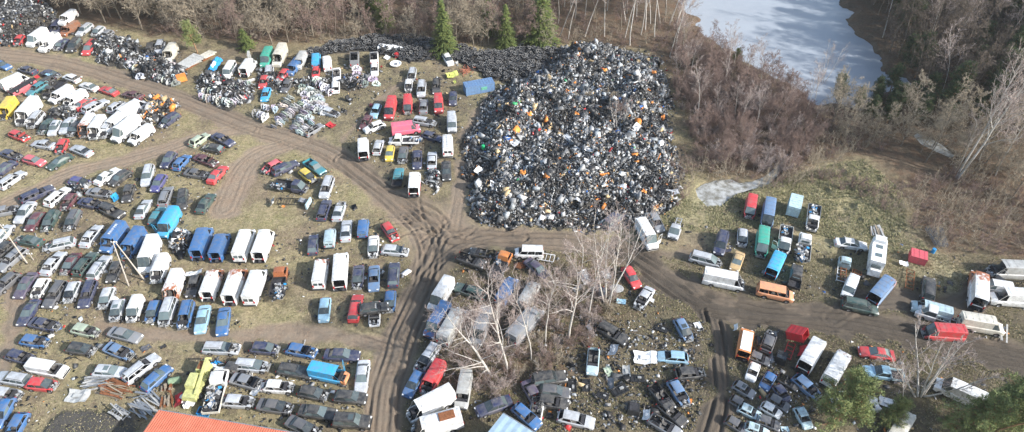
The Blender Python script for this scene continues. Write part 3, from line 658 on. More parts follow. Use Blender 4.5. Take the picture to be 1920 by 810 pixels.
V('''
36,78,125,hatch,red,nw
70,71,145,mlvan,white
93,80,145,mlvan,white,swR
114,84,138,sedan,navy,n
139,85,132,mpv,black
169,89,132,mpv,red,,s=1.08
126,31,145,van,white,swx,z=1.7
130,52,145,van,rusty,swx,r=.3
106,50,130,van,navy,swx
158,55,142,estate,silver
183,59,140,hatch,silver,n
199,66,140,hatch,grey,nw
281,93,105,mpv,black,nw
299,87,110,mpv,silver,sw
319,98,122,mlvan,cream,swt
3,122,20,sedan,blue
50,130,195,sedan,navy,nw
96,138,15,sedan,navy,n
28,150,335,mlvan,white,nw
42,163,150,van,faded red,Uw,s=1.05
69,164,147,estate,teal,w
81,156,150,estate,black,sw
100,165,140,truck,black,nw,bed=black
133,145,200,hatch,white,w
166,161,200,coupe,white
203,169,200,coupe,red
249,178,195,sedan,maroon,w
114,176,148,van,white,w
139,184,148,van,white,nw
160,192,330,sedan,red,n
178,198,330,estate,silver,w,s=1.08
219,199,325,hatch,silver,nw
250,203,330,mlvan,white,w
316,226,145,estate,navy,n
12,202,130,mlvan,yellow,nwt
50,208,130,lvan,white,nw,s=1.15
65,224,130,mpv,silver,nw
85,236,128,sedan,dark green,n
102,238,122,hatch,silver,S
126,233,125,sedan,silver
139,240,125,sedan,black,n
163,236,122,mlvan,white,nw,r=.42
182,239,125,mlvan,white,nw
199,242,128,mpv,silver,nw
213,229,140,van,white,w,z=.3
236,240,143,lvan,white
264,252,145,van,white,w
35,254,20,hatch,red,ow
81,269,190,sedan,silver,w
114,273,118,hatch,red,nw
151,280,202,sedan,silver
22,290,18,sedan,navy,nw
63,300,15,hatch,faded red
111,301,150,coupe,dark green
5,316,145,sedan,navy
20,334,325,estate,silver,w
68,361,335,estate,navy,w,s=1.08
107,366,320,estate,white,w
150,340,10,hatch,indigo,n
128,378,128,hatch,maroon,nw
200,328,325,sedan,white
225,331,145,hatch,black
187,360,8,sedan,grey,nw
172,381,12,sedan,navy,nw
210,395,25,suv,black,w
45,395,128,sedan,silver
64,413,128,hatch,maroon
92,413,122,estate,dark green,n
134,412,118,estate,dark grey,n
9,392,350,sedan,grey,nw
4,436,310,hatch,silver
51,449,190,sedan,dark green,n
107,456,168,estate,silver,n
170,440,308,sedan,silver,w
212,444,128,mlvan,blue,w,e=lettered
248,455,125,mlvan,blue,ntw
3,468,140,hatch,black,nw
20,483,140,estate,grey,w
98,490,310,sedan,silver,w
130,494,125,coupe,maroon,n
159,492,308,estate,dark green,w
185,499,305,estate,silver
215,508,115,hatch,black,sw
10,527,140,hatch,dark grey,w
46,531,125,sedan,purple
72,539,120,hatch,white,nw
102,549,125,estate,dark grey,w
133,547,115,hatch,silver,n
163,549,112,estate,navy,w
198,558,112,hatch,silver,n
52,583,122,coupe,navy
218,581,108,hatch,silver,nS
83,606,12,sedan,navy,nw
160,618,12,hatch,mint,nw
232,625,14,sedan,grey
65,638,8,hatch,blue,nw
152,653,8,hatch,black,n
223,657,22,sedan,steel blue,nw
38,668,15,hatch,navy,nw
86,687,10,van,white,swx
24,708,190,estate,silver
78,719,5,hatch,red,n
13,738,8,hatch,silver,nw
4,772,120,hatch,blue
27,800,120,hatch,blue,w
204,695,3,hatch,silver,S
374,261,325,hatch,mint,w
418,262,25,sedan,navy,w,s=1.05
398,278,190,hatch,black,n
316,299,125,hatch,navy
341,304,312,hatch,blue,w
386,300,20,sedan,maroon,ow
407,325,312,sedan,red
370,325,8,sedan,dark grey,nw
276,327,105,estate,silver,,s=1.08
297,342,122,hatch,indigo
310,366,290,estate,grey,w
341,372,98,estate,black,d
385,379,305,sedan,dark green
240,361,108,hatch,black,w
268,390,298,coupe,silver
294,403,300,hatch,teal
316,416,122,mlvan,bright blue,D
279,476,112,lvan,white
300,504,112,van,white,nw,z=.3
325,538,112,mlvan,white,nw,r=.40
363,535,108,hatch,black,sw
378,452,290,lvan,blue,tw
412,460,290,mlvan,blue,tw
457,455,290,lvan,white
494,456,290,lvan,white,ntw
397,530,290,mlvan,white,tw,r=.36
440,532,290,lvan,white,tw,r=.38
478,533,290,lvan,white
523,524,282,truck,rusty,nwC,r=.9,bed=black
251,579,112,caddy,white,n
286,583,110,hatch,blue,n
313,584,110,mpv,silver,n
347,590,105,mpv,blue,nv
379,597,103,sedan,light blue
418,601,98,sedan,blue
414,651,2,estate,silver,o
264,688,322,estate,silver,w
293,707,318,hatch,blue
508,311,150,hatch,faded red,nw
534,312,335,estate,navy
590,311,35,pickup,teal,,bed=teal
577,328,37,hatch,yellow,n
612,349,110,mpv,silver,sw
607,391,288,estate,navy,w
636,392,288,sedan,silver,n
587,457,275,hatch,navy
619,442,277,caddy,pale blue,n
649,431,275,sedan,silver
601,509,280,mlvan,white,,r=.36
638,503,274,lvan,white,tw,s=1.08
681,424,277,caddy,blue,n
731,433,55,hatch,red,o
700,463,93,sedan,white,n
740,469,4,hatch,silver,o
671,520,95,sedan,navy,n
701,520,92,sedan,steel blue,v
738,513,274,estate,navy
666,574,282,estate,red
731,564,95,hatch,blue,n
702,585,93,hatch,white,ow
700,575,352,hatch,black,v,z=.75
608,578,97,hatch,light blue
679,703,98,sedan,silver
827,550,122,mlvan,white
820,598,122,mlvan,blue,,r=.30
801,667,125,estate,silver,o
776,717,120,hatch,blue
811,708,120,van,red,nw
806,757,152,lvan,white,nw
818,795,165,lvan,white,nB
473,683,5,estate,silver,n
464,714,14,sedan,grey,ow
523,723,3,hatch,white,nw
553,693,10,estate,black
616,698,12,mlvan,bright blue,nwd,s=.9
588,736,12,hatch,black,n
657,745,5,hatch,black
516,760,8,sedan,dark grey,n
595,773,8,sedan,black
660,790,3,suv,black,S
568,800,25,sedan,dark grey,n
448,751,3,hatch,silver,nw
405,728,284,truck,white,w,bed=cream,s=1.15
545,346,10,truck,navy,nC,bed=black
497,651,5,hatch,navy,n
564,655,10,hatch,blue,ow
640,663,2,sedan,navy
445,690,10,hatch,black,nw
''')
V('''
664,106,272,mlvan,grey,swxR
701,105,268,van,white,swxR,z=.2
702,128,92,hatch,white,swx,z=.3
631,139,90,sedan,white,swxR,z=.6
629,160,270,hatch,white,swx,z=.5
772,140,100,estate,silver,nw
766,160,95,hatch,white,nw
764,195,92,van,red,n
732,202,105,mlvan,red
790,165,95,mpv,silver,sw
794,197,275,sedan,grey,w
818,160,92,estate,black,sw
822,193,88,van,red
849,183,92,hatch,navy
840,110,58,hatch,white,
760,238,352,mlvan,pink,,z=.5,s=.92
757,261,180,truck,white,,bed=white,s=.9
797,227,10,estate,silver,nw
810,254,15,hatch,navy,swx
847,229,88,van,silver
839,271,268,mlvan,white,K
702,238,160,hatch,white,w
704,206,115,hatch,light blue,swx,z=.2
686,228,120,hatch,maroon,swx
681,277,268,mlvan,white,t
709,275,285,hatch,silver,w
731,287,100,mini,yellow
755,291,100,sedan,dark grey,n
782,298,92,sedan,navy,w
810,300,272,sedan,silver,w
837,320,88,sedan,black
746,330,280,pickup,teal,x,bed=black
777,343,274,mlvan,white,tw,e=red-lettered
429,130,122,bus,white
465,124,305,mlvan,white,tw
500,106,115,mlvan,green
524,102,118,lvan,cream,w
551,124,130,van,blue,swx
563,112,120,van,grey white,swx,z=.3
530,140,130,hatch,red,swx
494,152,110,hatch,red,swx
504,136,95,mpv,silver,swx
592,110,272,van,bright blue,swx
613,116,265,van,white,swx
592,135,100,mini,red,swx
498,175,110,hatch,bright blue,swx
537,160,120,hatch,dark grey,swx
588,240,330,hatch,grey,swxR
621,210,20,hatch,silver,nwx
883,489,20,suv,black,swR
940,495,298,truck,orange,nwC,bed=dark grey
905,474,190,hatch,black,swxR
992,473,182,bus,white,w,s=.85
1007,505,40,sedan,purple
881,545,200,estate,dark green,w
950,543,300,van,blue,sw
992,551,300,van,grey white,w
985,606,310,lvan,grey,,s=1.1
903,610,110,mlvan,grey,
848,606,300,lvan,grey white,
869,728,100,van,grey white,swx
926,759,160,sedan,navy
1029,708,350,suv,black
1001,740,60,sedan,purple,nw
1039,733,5,hatch,dark grey
1035,753,10,hatch,black,sw
987,779,40,hatch,blue,sw
1006,769,100,hatch,white,swxR
1151,409,320,mpv,navy
1213,437,60,mlvan,white,d
1231,414,60,hatch,grey,sw
1269,422,110,truck,silver,c,s=.85
1184,518,57,hatch,red
1207,558,125,sedan,silver,nw
1149,622,30,suv,black,swx
1112,675,95,hatch,pale blue,swR
1080,786,12,hatch,silver,w,s=1.1
1283,617,60,hatch,steel blue,nS
1262,666,185,hatch,light blue,swx
1398,640,280,mlvan,orange,t,s=.9
1296,698,355,hatch,black,nw
1274,736,58,hatch,steel blue,nw
1241,742,50,hatch,black,swR
1261,771,40,hatch,black,swxR
1247,797,30,hatch,grey,swR
1443,636,290,hatch,dark grey,nw
1524,660,300,lvan,white,tw
1570,686,300,lvan,white,,r=.28
1645,660,188,coupe,red
1658,697,188,pickup,light blue,,bed=pale blue
1607,753,2,mlvan,white,B
1803,734,205,mlvan,white
1764,590,198,truck,white,c
1772,618,185,mlvan,red,n,s=.95
1842,606,10,mlvan,cream,
1408,386,100,van,red,n
1441,400,98,lvan,steel blue,n,s=.92
1353,453,105,mpv,navy,d
1393,444,93,hatch,silver,n
1430,452,95,mlvan,green,n
1383,487,110,sedan,beige,,s=.85
1325,484,15,mpv,silver,n
1456,490,295,mlvan,bright blue,tw
1360,521,12,lvan,white,nwt,s=.95
1455,546,12,bus,salmon,w
1525,408,98,truck,white,nw,bed=grey
1473,447,98,truck,white,nD,bed=grey white
1509,460,276,truck,white,,bed=grey white
1493,516,280,pickup,black,,bed=black
1596,457,8,sedan,white,D
1584,500,272,truck,pale blue,ncC,s=.8
1595,536,112,van,white,,s=.8
1655,540,310,lvan,steel blue,tw,r=.30
1614,571,12,mpv,dark green
1742,540,275,mpv,black,
1748,578,195,van,pale blue,w
1834,540,272,lvan,white,tw,r=.42,s=1.15
1900,505,182,lvan,grey white,ndw,s=1.1
1867,536,190,caddy,white,
1905,557,185,lvan,white,w,e=colour-lettered
1441,711,120,hatch,blue,swx,s=.7
1461,752,30,hatch,dark grey,swx,s=.7
1515,723,40,hatch,steel blue,nwx
1425,668,20,hatch,dark grey,swx,s=.7
1413,693,110,hatch,white,swx,s=.7
1396,727,30,hatch,grey,swxS,s=.7
1389,752,30,mini,dark grey,swx,s=.7
1407,768,25,hatch,pale blue,swxS,s=.7
1383,793,30,hatch,dark grey,swx,s=.7
1420,803,20,hatch,pale blue,swxS,s=.7
1442,789,20,hatch,dark grey,swx,s=.7
1447,766,30,mini,white,swx,s=.7
1480,713,30,hatch,black,swxR,s=.7
1507,780,60,hatch,pale blue,swx,s=.7
1467,735,50,mini,navy,swx,s=.7
1693,795,300,mlvan,cream,swx
''')
# ================================================================ SCRAP HEAPS
PAL=np.array([(.02,.02,.022),(.045,.047,.05),(.10,.105,.11),(.24,.245,.25),(.48,.49,.49),(.80,.80,.78),(.78,.27,.05),(.50,.37,.20),(.03,.13,.40),(.5,.03,.03),(.02,.35,.12),(.33,.36,.38)])
PW=np.array([.18,.16,.18,.23,.11,.034,.014,.035,.008,.005,.002,.065]); PW/=PW.sum()
def rotmats(n,rs,flat=0.0):
    yaw=rs.rand(n)*2*np.pi; pit=(rs.rand(n)-.5)*2.6*(1-flat); rol=(rs.rand(n)-.5)*2.6*(1-flat)
    cy,sy,cp,sp_,cr,sr=np.cos(yaw),np.sin(yaw),np.cos(pit),np.sin(pit),np.cos(rol),np.sin(rol)
    m=np.empty((n,3,3)); m[:,0]=np.stack([cy*cp,cy*sp_*sr-sy*cr,cy*sp_*cr+sy*sr],-1)
    m[:,1]=np.stack([sy*cp,sy*sp_*sr+cy*cr,sy*sp_*cr-cy*sr],-1); m[:,2]=np.stack([-sp_,cp*sr,cp*cr],-1); return m
BOXF=np.array([(3,2,1,0),(4,5,6,7),(0,1,5,4),(1,2,6,5),(2,3,7,6),(3,0,4,7)])
def fragments(name,pts,rs,smin,smax,pw=PW,pal=PAL,flat=0.0,big=.05,parent=None,mat=None,plate=.5):
    """loose pieces: plates, bent plates, lumps, bars; every piece a closed or folded solid of its own"""
    n=len(pts); sz=smin+(smax-smin)*rs.rand(n)**2.2; sz*=np.where(rs.rand(n)<big,2.2,1)
    kind=rs.rand(n); sx=sz*(.6+.9*rs.rand(n)); sy=sz*(.35+.7*rs.rand(n)); szz=np.where(kind<plate,.03+.03*rs.rand(n),np.where(kind<.85,sz*(.2+.5*rs.rand(n)),.07))
    sy=np.where(kind>.85,.08,sy); sx=np.where(kind>.85,sx*1.8,sx)
    c=np.array([(-1,-1,-1),(1,-1,-1),(1,1,-1),(-1,1,-1),(-1,-1,1),(1,-1,1),(1,1,1),(-1,1,1)])*.5
    V=c[None]*np.stack([sx,sy,szz],-1)[:,None]
    V+= (rs.rand(n,8,3)-.5)*np.stack([sx,sy,szz*.8],-1)[:,None]*.45
    bend=(rs.rand(n)-.5)*.9; V[:,[1,2,5,6],2]+= (bend*sx)[:,None]*(kind<plate)[:,None]
    V=np.einsum('nij,nkj->nki',rotmats(n,rs,flat),V)+pts[:,None]
    F=(BOXF[None]+(np.arange(n)*8)[:,None,None]).reshape(-1,4)
    ci=rs.choice(len(pal),n,p=pw); lf=vnoise(pts[:,0],pts[:,1],5,91)*.6+vnoise(pts[:,0],pts[:,1],1.6,92)*.4; ci=np.where((rs.rand(n)<np.clip((lf-.5)*3.6,0,.85))&(ci>1)&(ci!=6),rs.randint(0,3,n),ci); col=pal[ci]*(.72+.6*rs.rand(n,1))*(1.3-.5*lf[:,None]); C=np.ones((n,8,4)); C[:,:,:3]=col[:,None]
    me=np_mesh(name,V.reshape(-1,3),F,[mat or M['scrap']],C.reshape(-1,4)); return inst(name,me,parent)
def heap_surface(poly,hmax,slope,step,seed,rough=.5):
    a=np.array(poly); x0,y0=a.min(0)-1; x1,y1=a.max(0)+1
    hx=np.arange(x0,x1,step); hy=np.arange(y0,y1,step); HX,HY=np.meshgrid(hx,hy)
    XN=HX+(vnoise(HX,HY,4,seed)-.5)*2.2+(vnoise(HX,HY,1.7,seed+5)-.5)*1.6; YN=HY+(vnoise(HX,HY,4,seed+1)-.5)*2.2+(vnoise(HX,HY,1.7,seed+6)-.5)*1.6
    i=poly_in(XN,YN,poly); d,_=seg_dist(XN,YN,poly,True); d=np.where(i,d,-d)
    h=np.minimum(np.maximum(d,0)*slope, hmax*(.62+.6*vnoise(HX,HY,9,seed+2))); h=h*(.45+.62*vnoise(HX,HY,7,seed+7)+.45*vnoise(HX,HY,2.6,seed+3))+np.where(d>0,(vnoise(HX,HY,.9,seed+4)-.3)*rough,0)
    return hx,hy,HX,HY,h,d
m,n,b=newmat('heap_core',.95,.05); tc=N(n,'ShaderNodeTexCoord'); f=noise(n,3,5,.7,tc.outputs['Object']); n.links.new(mix(n,ramp(n,f,[(.35,0),(.7,1)]),(.015,.015,.016),(.11,.1,.085)),b.inputs['Base Color']); M['core']=m
def make_heap(name,label,cat,poly_px,hmax,slope,nfrag,seed,smin=.15,smax=.75,**k):
    poly=W(poly_px); hx,hy,HX,HY,h,d=heap_surface(poly,hmax,slope,.5,seed)
    root=empty(name,(0,0,0)); tag(root,label,cat)
    q=np.arange(h.size).reshape(h.shape); F=np.stack([q[:-1,:-1],q[:-1,1:],q[1:,1:],q[1:,:-1]],-1)
    keep=(d[:-1,:-1]>-.8); F=F[keep].reshape(-1,4)
    used=np.unique(F); rem=np.full(h.size,-1); rem[used]=np.arange(len(used))
    Vv=np.stack([HX.ravel(),HY.ravel(),np.where(d.ravel()>0,h.ravel(),-.3)],-1)[used]
    inst('mound',np_mesh('mound',Vv,rem[F],[M['core']],smooth=True),root)
    r=np.random.RandomState(seed); a=np.array(poly); pts=[]
    x0,y0=a.min(0); x1,y1=a.max(0); cnt=0; allp=np.empty((0,3))
    while len(allp)<nfrag:
        u=r.rand(nfrag,2)*[x1-x0,y1-y0]+[x0,y0]
        ii=((u[:,0]-hx[0])/.5).astype(int).clip(0,len(hx)-1); jj=((u[:,1]-hy[0])/.5).astype(int).clip(0,len(hy)-1)
        ok=d[jj,ii]>-.3; z=np.maximum(h[jj,ii],0)+r.rand(nfrag)*.25+.05
        allp=np.concatenate([allp,np.stack([u[:,0],u[:,1],z],-1)[ok]])
    fr=fragments('fragments',allp[:nfrag],r,smin,smax,parent=root,**k); tag(fr,kind='stuff')
    return root,(hx,hy,h,d)
HEAP=[(868,392),(874,330),(872,270),(905,215),(935,170),(985,150),(1020,115),(1060,92),(1120,88),(1175,102),(1228,112),(1248,150),(1256,200),(1240,245),(1270,300),(1268,350),(1238,402),(1180,412),(1130,424),(1080,430),(1010,424),(940,428),(905,412)]
hroot,HF=make_heap('scrap_heap','huge mound of mixed black, grey and orange car scrap beside the dirt junction','scrap heap',HEAP,2.9,.5,52000,21,.13,.62,big=.11)
def heap_z(x,y):
    hx,hy,h,d=HF; i=int((x-hx[0])/.5); j=int((y-hy[0])/.5)
    if 0<=i<len(hx) and 0<=j<len(hy): return max(0,float(h[j,i]))
    return 0
# larger single pieces lying on the heap
BIG=[(1011,306,'white'),(925,345,'white'),(1106,302,'white'),(1072,398,'white'),(1028,384,'beige'),(940,388,'grey white'),(1238,388,'white'),(1192,240,'white'),(1262,340,'beige'),(1064,258,'silver'),(1096,222,'silver'),(965,268,'silver'),(1166,350,'white'),(1105,280,'white'),(897,320,'white'),(1262,360,'silver'),(1085,375,'silver'),(958,410,'silver')]
ORG=[(1078,155),(1062,171),(1190,140),(1225,136),(993,215),(1082,214),(1065,318),(1131,328),(979,325),(905,258),(1208,360),(1165,392),(1230,388),(1134,132),(1215,170)]
def scrap_sheet_mesh(seed,sx,sy):
    r=random.Random(seed); g=MB(); n_=4
    P_=[[Vector(((i/n_-.5)*sx*(1+r.uniform(-.1,.1)),(j/n_-.5)*sy*(1+r.uniform(-.1,.1)),.12*math.sin(i*1.4+seed)+r.uniform(-.06,.06)+.1*(j==n_))) for j in range(n_+1)] for i in range(n_+1)]
    for i in range(n_):
        for j in range(n_):
            for dz,rev in((0,0),(-.05,1)):
                q=[P_[i][j],P_[i+1][j],P_[i+1][j+1],P_[i][j+1]]; q=[p+Vector((0,0,dz)) for p in q]; g.quad(q[::-1] if rev else q)
    g.box((0,0,.04),(sx*.4,sy*.3,.1)); return g.mesh('sheet_piece',[M['sheet']])
SHM=[scrap_sheet_mesh(k,1.5+.2*k,1.0+.1*k) for k in range(4)]
def rel_label(px,py,ref): return ref
for k,(x,y,c) in enumerate(BIG):
    p=P(x,y,2.5); z=heap_z(p.x,p.y)+.35; p=P(x,y,z)
    o=inst('body_panel',SHM[k%4],None,(p.x,p.y,z),(*CN[c],0),(rnd.uniform(-.4,.4),rnd.uniform(-.4,.4),rnd.uniform(0,6)))
    tag(o,None,'car part','large pale panels on the scrap heap'); VEH.append(dict(o=o,x=x,y=y,col=c,kind='sheet panel',fl='',rust=0,extra='',z=0,small=1,area='lying on the scrap heap'))
for k,(x,y) in enumerate(ORG):
    p=P(x,y,2.5); z=heap_z(p.x,p.y)+.3; p=P(x,y,z)
    g=MB() if k==0 else g
    if k==0:
        rr_=random.Random(3)
        for q in range(5): g.box((rr_.uniform(-.5,.5),rr_.uniform(-.4,.4),rr_.uniform(0,.25)),(.7,.45,.22),rot=Euler((rr_.random(),rr_.random(),rr_.random()*3)).to_matrix(),taper=.8)
        om=g.mesh('foam',[M['sheet']])
    o=inst('foam_block',om,None,(p.x,p.y,z),(.82,.30,.06,0),(0,0,rnd.uniform(0,6)),(rnd.uniform(.7,1.2),)*3)
    tag(o,None,'foam block','orange foam blocks on the scrap heap'); VEH.append(dict(o=o,x=x,y=y,col='orange',kind='foam block',fl='',rust=0,extra='',z=0,small=1,area='lying on the scrap heap'))
GREY=np.array([.3,.22,.16,.18,.06,.03,.004,.01,.01,.01,.0,.02]); GREY/=GREY.sum()
make_heap('engine_heap','heap of dark grey engines and axles at the corner of the wood','scrap heap',[(-60,-30),(-60,92),(20,90),(60,70),(98,52),(104,25),(80,0),(40,-25)],4.0,.9,7000,31,.2,.8,pw=GREY,plate=.25)
MID=np.array([.20,.14,.14,.22,.20,.04,.005,.01,.01,.01,.0,.06]); MID/=MID.sum()
make_heap('parts_heap','low heap of grey engine and axle parts beside the roadside wreck row','scrap heap',[(165,82),(205,72),(245,78),(258,100),(250,125),(205,124),(172,104)],1.2,.6,900,32,.2,.8,pw=MID,plate=.35)
make_heap('parts_heap','low heap of silver and black axle parts between wrecks and dirt road','scrap heap',[(240,115),(285,100),(330,118),(352,140),(330,160),(290,152),(250,136)],1.3,.6,1000,33,.25,.9,pw=MID,plate=.45)
make_heap('parts_heap','low jumble of silver axle parts under the stacked grey roofs','scrap heap',[(362,160),(400,140),(450,150),(485,160),(470,185),(430,205),(390,190)],1.0,.6,800,34,.2,.8,pw=MID,plate=.4)
ORP=np.array([.18,.10,.10,.10,.12,.14,.11,.15,.0,.0,.0,.03]); ORP/=ORP.sum()
make_heap('foam_heap','heap of orange and white seat foam beside a navy estate car','scrap heap',[(262,215),(282,188),(305,182),(335,196),(330,212),(300,232),(272,238)],1.6,.8,800,35,.3,.9,pw=ORP,plate=.15)
make_heap('parts_heap','small tangle of engine parts between parked cars near the white vans','scrap heap',[(92,212),(112,200),(140,208),(150,220),(125,230),(98,226)],1.0,.6,260,36,.2,.7,pw=MID,plate=.2)
make_heap('parts_heap','small tangle of silver engine parts beside the white estate car','scrap heap',[(128,352),(148,345),(160,360),(150,376),(132,372)],1.0,.6,200,37,.2,.7,pw=MID,plate=.2)
make_heap('parts_heap','low pile of black scrap beside the white high van at the road fork','scrap heap',[(795,330),(818,325),(822,350),(812,366),(798,360)],1.3,.8,260,38,.2,.7,pw=MID,plate=.2)
make_heap('rubbish_heap','tangle of rusty scrap and branches beside the bright blue van','scrap heap',[(322,445),(345,432),(368,440),(352,470),(330,478),(318,462)],.8,.6,220,39,.2,.9,pw=ORP*.3+MID*.7,plate=.4)
make_heap('parts_heap','thin spread of grey parts between the red, cyan and white shells','scrap heap',[(478,128),(540,150),(600,150),(700,140),(690,165),(640,172),(560,165),(500,170),(480,150)],.7,.5,700,40,.2,.8,pw=MID,plate=.45)
# ---- tyres
TH=[(545,112),(575,92),(640,78),(720,66),(800,72),(862,84),(905,98),(960,90),(1045,86),(1062,100),(1030,120),(1000,150),(952,155),(905,140),(880,120),(840,108),(790,118),(750,112),(690,92),(620,100),(570,120)]
tw=W(TH); thx,thy,THX,THY,thh,thd=heap_surface(tw,1.0,.35,.5,77,.3)
troot=empty('tyre_heap'); tag(troot,'long dark heap of scrap tyres along the edge of the wood','tyre heap')
q=np.arange(thh.size).reshape(thh.shape); F=np.stack([q[:-1,:-1],q[:-1,1:],q[1:,1:],q[1:,:-1]],-1)[thd[:-1,:-1]>-.8].reshape(-1,4)
used=np.unique(F); rem=np.full(thh.size,-1); rem[used]=np.arange(len(used))
inst('mound',np_mesh('tyre_mound',np.stack([THX.ravel(),THY.ravel(),np.where(thd.ravel()>0,thh.ravel()-.2,-.3)],-1)[used],rem[F],[M['core']],smooth=True),troot)
g=MB(); g.lathe((0,0,0),'z',[(.27,-.1),(.38,-.11,1),(.43,-.07,1),(.43,.07,1),(.38,.11,0),(.27,.1,1),(.27,-.1)],14); tm=g.mesh('tyre',[M['tyre'],M['tyre']],False)
tv=np.array([v.co[:] for v in tm.vertices]); tf=np.array([p.vertices[:] for p in tm.polygons]); tmi=np.array([p.material_index for p in tm.polygons])
M['tyre2']=simple('dusty_tyre',(.17,.17,.167),.85,.2,var=.6,scale=1.2); tm.materials[0]=M['tyre2']
r=np.random.RandomState(9); a=np.array(tw); pts=[]
while len(pts)<2100:
    x,y=r.rand()*(a[:,0].max()-a[:,0].min())+a[:,0].min(), r.rand()*(a[:,1].max()-a[:,1].min())+a[:,1].min()
    i,j=int((x-thx[0])/.5),int((y-thy[0])/.5)
    if 0<=i<len(thx) and 0<=j<len(thy) and thd[j,i]>.2: pts.append((y,x,max(0,thh[j,i])+r.rand()*.35))
pts.sort(); VV=[];FF=[]; rm_=rotmats(len(pts),r,.72)
for k,(y,x,z) in enumerate(pts):
    if k%4==0 and k<1200:
        o=inst('tyre_wornout',tm,None,(x,y,z+.12),None,(r.uniform(-.7,.7),r.uniform(-.7,.7),0)); tag(o,'worn black tyre lying loose on the long tyre heap','tyre','loose tyres on the tyre heap')
    else:
        VV.append(tv@rm_[k].T+np.array([x,y,z])); FF.append(tf+len(tv)*(len(VV)-1))
o=inst('tyres',np_mesh('tyres',np.concatenate(VV),np.concatenate(FF),[M['tyre2'],M['tyre']],mi=np.tile(tmi,len(VV))),troot); o['kind']='stuff'
# ---- stacks of cut body sections (rear quarters and wings stood on edge)
def section_mesh(seed):
    r=random.Random(seed); g=MB(); L=r.uniform(1.5,2.1); Hh=r.uniform(1.0,1.35); n_=7
    out=[]  # outline curve of a cut rear quarter
    top=[(-L/2+L*k/n_, Hh*(.55+.45*math.sin(math.pi*min(1,(k/n_)*1.1))), .18*math.sin(math.pi*k/n_)) for k in range(n_+1)]
    for k in range(n_):
        a,b_=top[k],top[k+1]; cx=(a[0]+b_[0])/2; za=.42*Hh if abs(cx+L*.1)<.36 else 0
        for off in(0,-.04):
            def Q(t,z): return (t[0],t[2]+off+(.12 if z>Hh*.5 else 0)*-1,z)
            mid=Hh*.55
            q=[Q(a,za),Q(b_,za),Q(b_,mid),Q(a,mid)]; g.quad(q if off==0 else q[::-1])
            if k not in(2,4): q=[Q(a,mid),Q(b_,mid),Q(b_,b_[1]),Q(a,a[1])]; g.quad(q if off==0 else q[::-1])
        g.bar((a[0],a[2]-.12,a[1]),(b_[0],b_[2]-.12,b_[1]),.1)
    g.box((0,-.2,.25),(L*.7,.3,.12)); g.box((L*.25,-.15,Hh*.5),(.3,.25,.3))
    for k in range(3): g.bar((r.uniform(-L/2,L/2),-.1,r.uniform(0,.4)),(r.uniform(-L/2,L/2),-.45,r.uniform(.3,Hh)),.06)
    return g.mesh('cut_section',[M['sheet']])
SEC=[section_mesh(k) for k in range(6)]
def stack(name_px, n_, deg, cols, grp, lab, face=90, step=.38, s=1.0, layers=1):
    (x0,y0),(x1,y1)=name_px; a=P(x0,y0,.6); b_=P(x1,y1,.6); L_=(b_-a).length
    yaw=math.atan2(b_.y-a.y,b_.x-a.x)
    for k in range(n_):
        t=(k+.5)/n_; p=a.lerp(b_,t); c=rnd.choice(cols)
        o=inst('cut_body_section',SEC[rnd.randrange(6)],None,(p.x+rnd.uniform(-.25,.25),p.y+rnd.uniform(-.2,.2),gz(p.x,p.y)+.02),(*[v*rnd.uniform(.85,1.1) for v in CN[c]],0),(rnd.uniform(-.35,.1),rnd.uniform(-.15,.15),yaw+math.pi/2+rnd.uniform(-.3,.3)),(s,)*3)
        tag(o,lab,'car part',grp)
WS=['silver','grey white','white','grey white','silver','silver','grey','grey']
stack([(524,205),(484,240)],0,0,WS,'','')
stacks=[([(478,212),(500,222)],4,'white and silver cut wing standing in the row beside the bright blue shell'),([(488,200),(520,205)],5,'white and silver cut wing standing in the row beside the bright blue shell'),
 ([(512,238),(540,215)],5,'pale cut body side in the row second nearest the dirt road'),([(520,225),(552,200)],6,'pale cut body side in the row second nearest the dirt road'),
 ([(528,200),(545,182)],5,'pale cut body side in the row second nearest the dirt road'),
 ([(545,242),(572,215)],6,'pale cut body side in the road end of the middle stack'),([(556,250),(588,225)],6,'pale cut body side in the road end of the middle stack'),
 ([(540,215),(570,190)],6,'pale cut body side leaning in the crowded centre of the stacks'),([(558,225),(595,196)],7,'pale cut body side leaning in the crowded centre of the stacks'),
 ([(566,160),(582,225)],9,'silver cut wing in the long single file'),([(592,170),(612,215)],8,'silver cut wing in the long double file'),([(582,165),(598,212)],8,'silver cut wing in the long double file'),
 ([(590,150),(625,175)],7,'silver cut wing in the short row below the white wrecks'),
 ([(372,180),(440,196)],9,'grey cut body side in the roadside row below the blue tarpaulin'),([(380,168),(450,182)],8,'grey cut body side in the roadside row below the blue tarpaulin'),([(425,196),(462,180)],6,'grey cut body side in the roadside row below the blue tarpaulin'),([(430,165),(470,158)],6,'grey cut body side in the roadside row below the blue tarpaulin'),
 ([(190,95),(240,112)],7,'silver cut wing on the roadside parts heap beside the red minivan'),([(250,118),(262,145)],4,'silver cut wing on the roadside heap below the black minivan'),([(290,140),(335,158)],5,'silver cut wing on the roadside heap below the black minivan'),([(322,118),(328,150)],4,'silver cut wing on the roadside heap below the black minivan'),
 ([(660,72),(662,115)],0,''),([(664,118),(672,152)],4,'grey cut wing stacked beside the tall white wreck pile'),([(655,150),(690,160)],3,'grey cut wing stacked beside the tall white wreck pile'),([(700,145),(706,160)],2,'grey cut wing stacked beside the tall white wreck pile')]
for pp,n_,lab in stacks:
    if n_: stack(pp,n_,0,WS,'cut body sections '+lab.split(' in ')[-1].split(' on ')[-1].split(' standing ')[-1][:40] if False else 'stacked cut body sections',lab,s=rnd.uniform(.95,1.15))
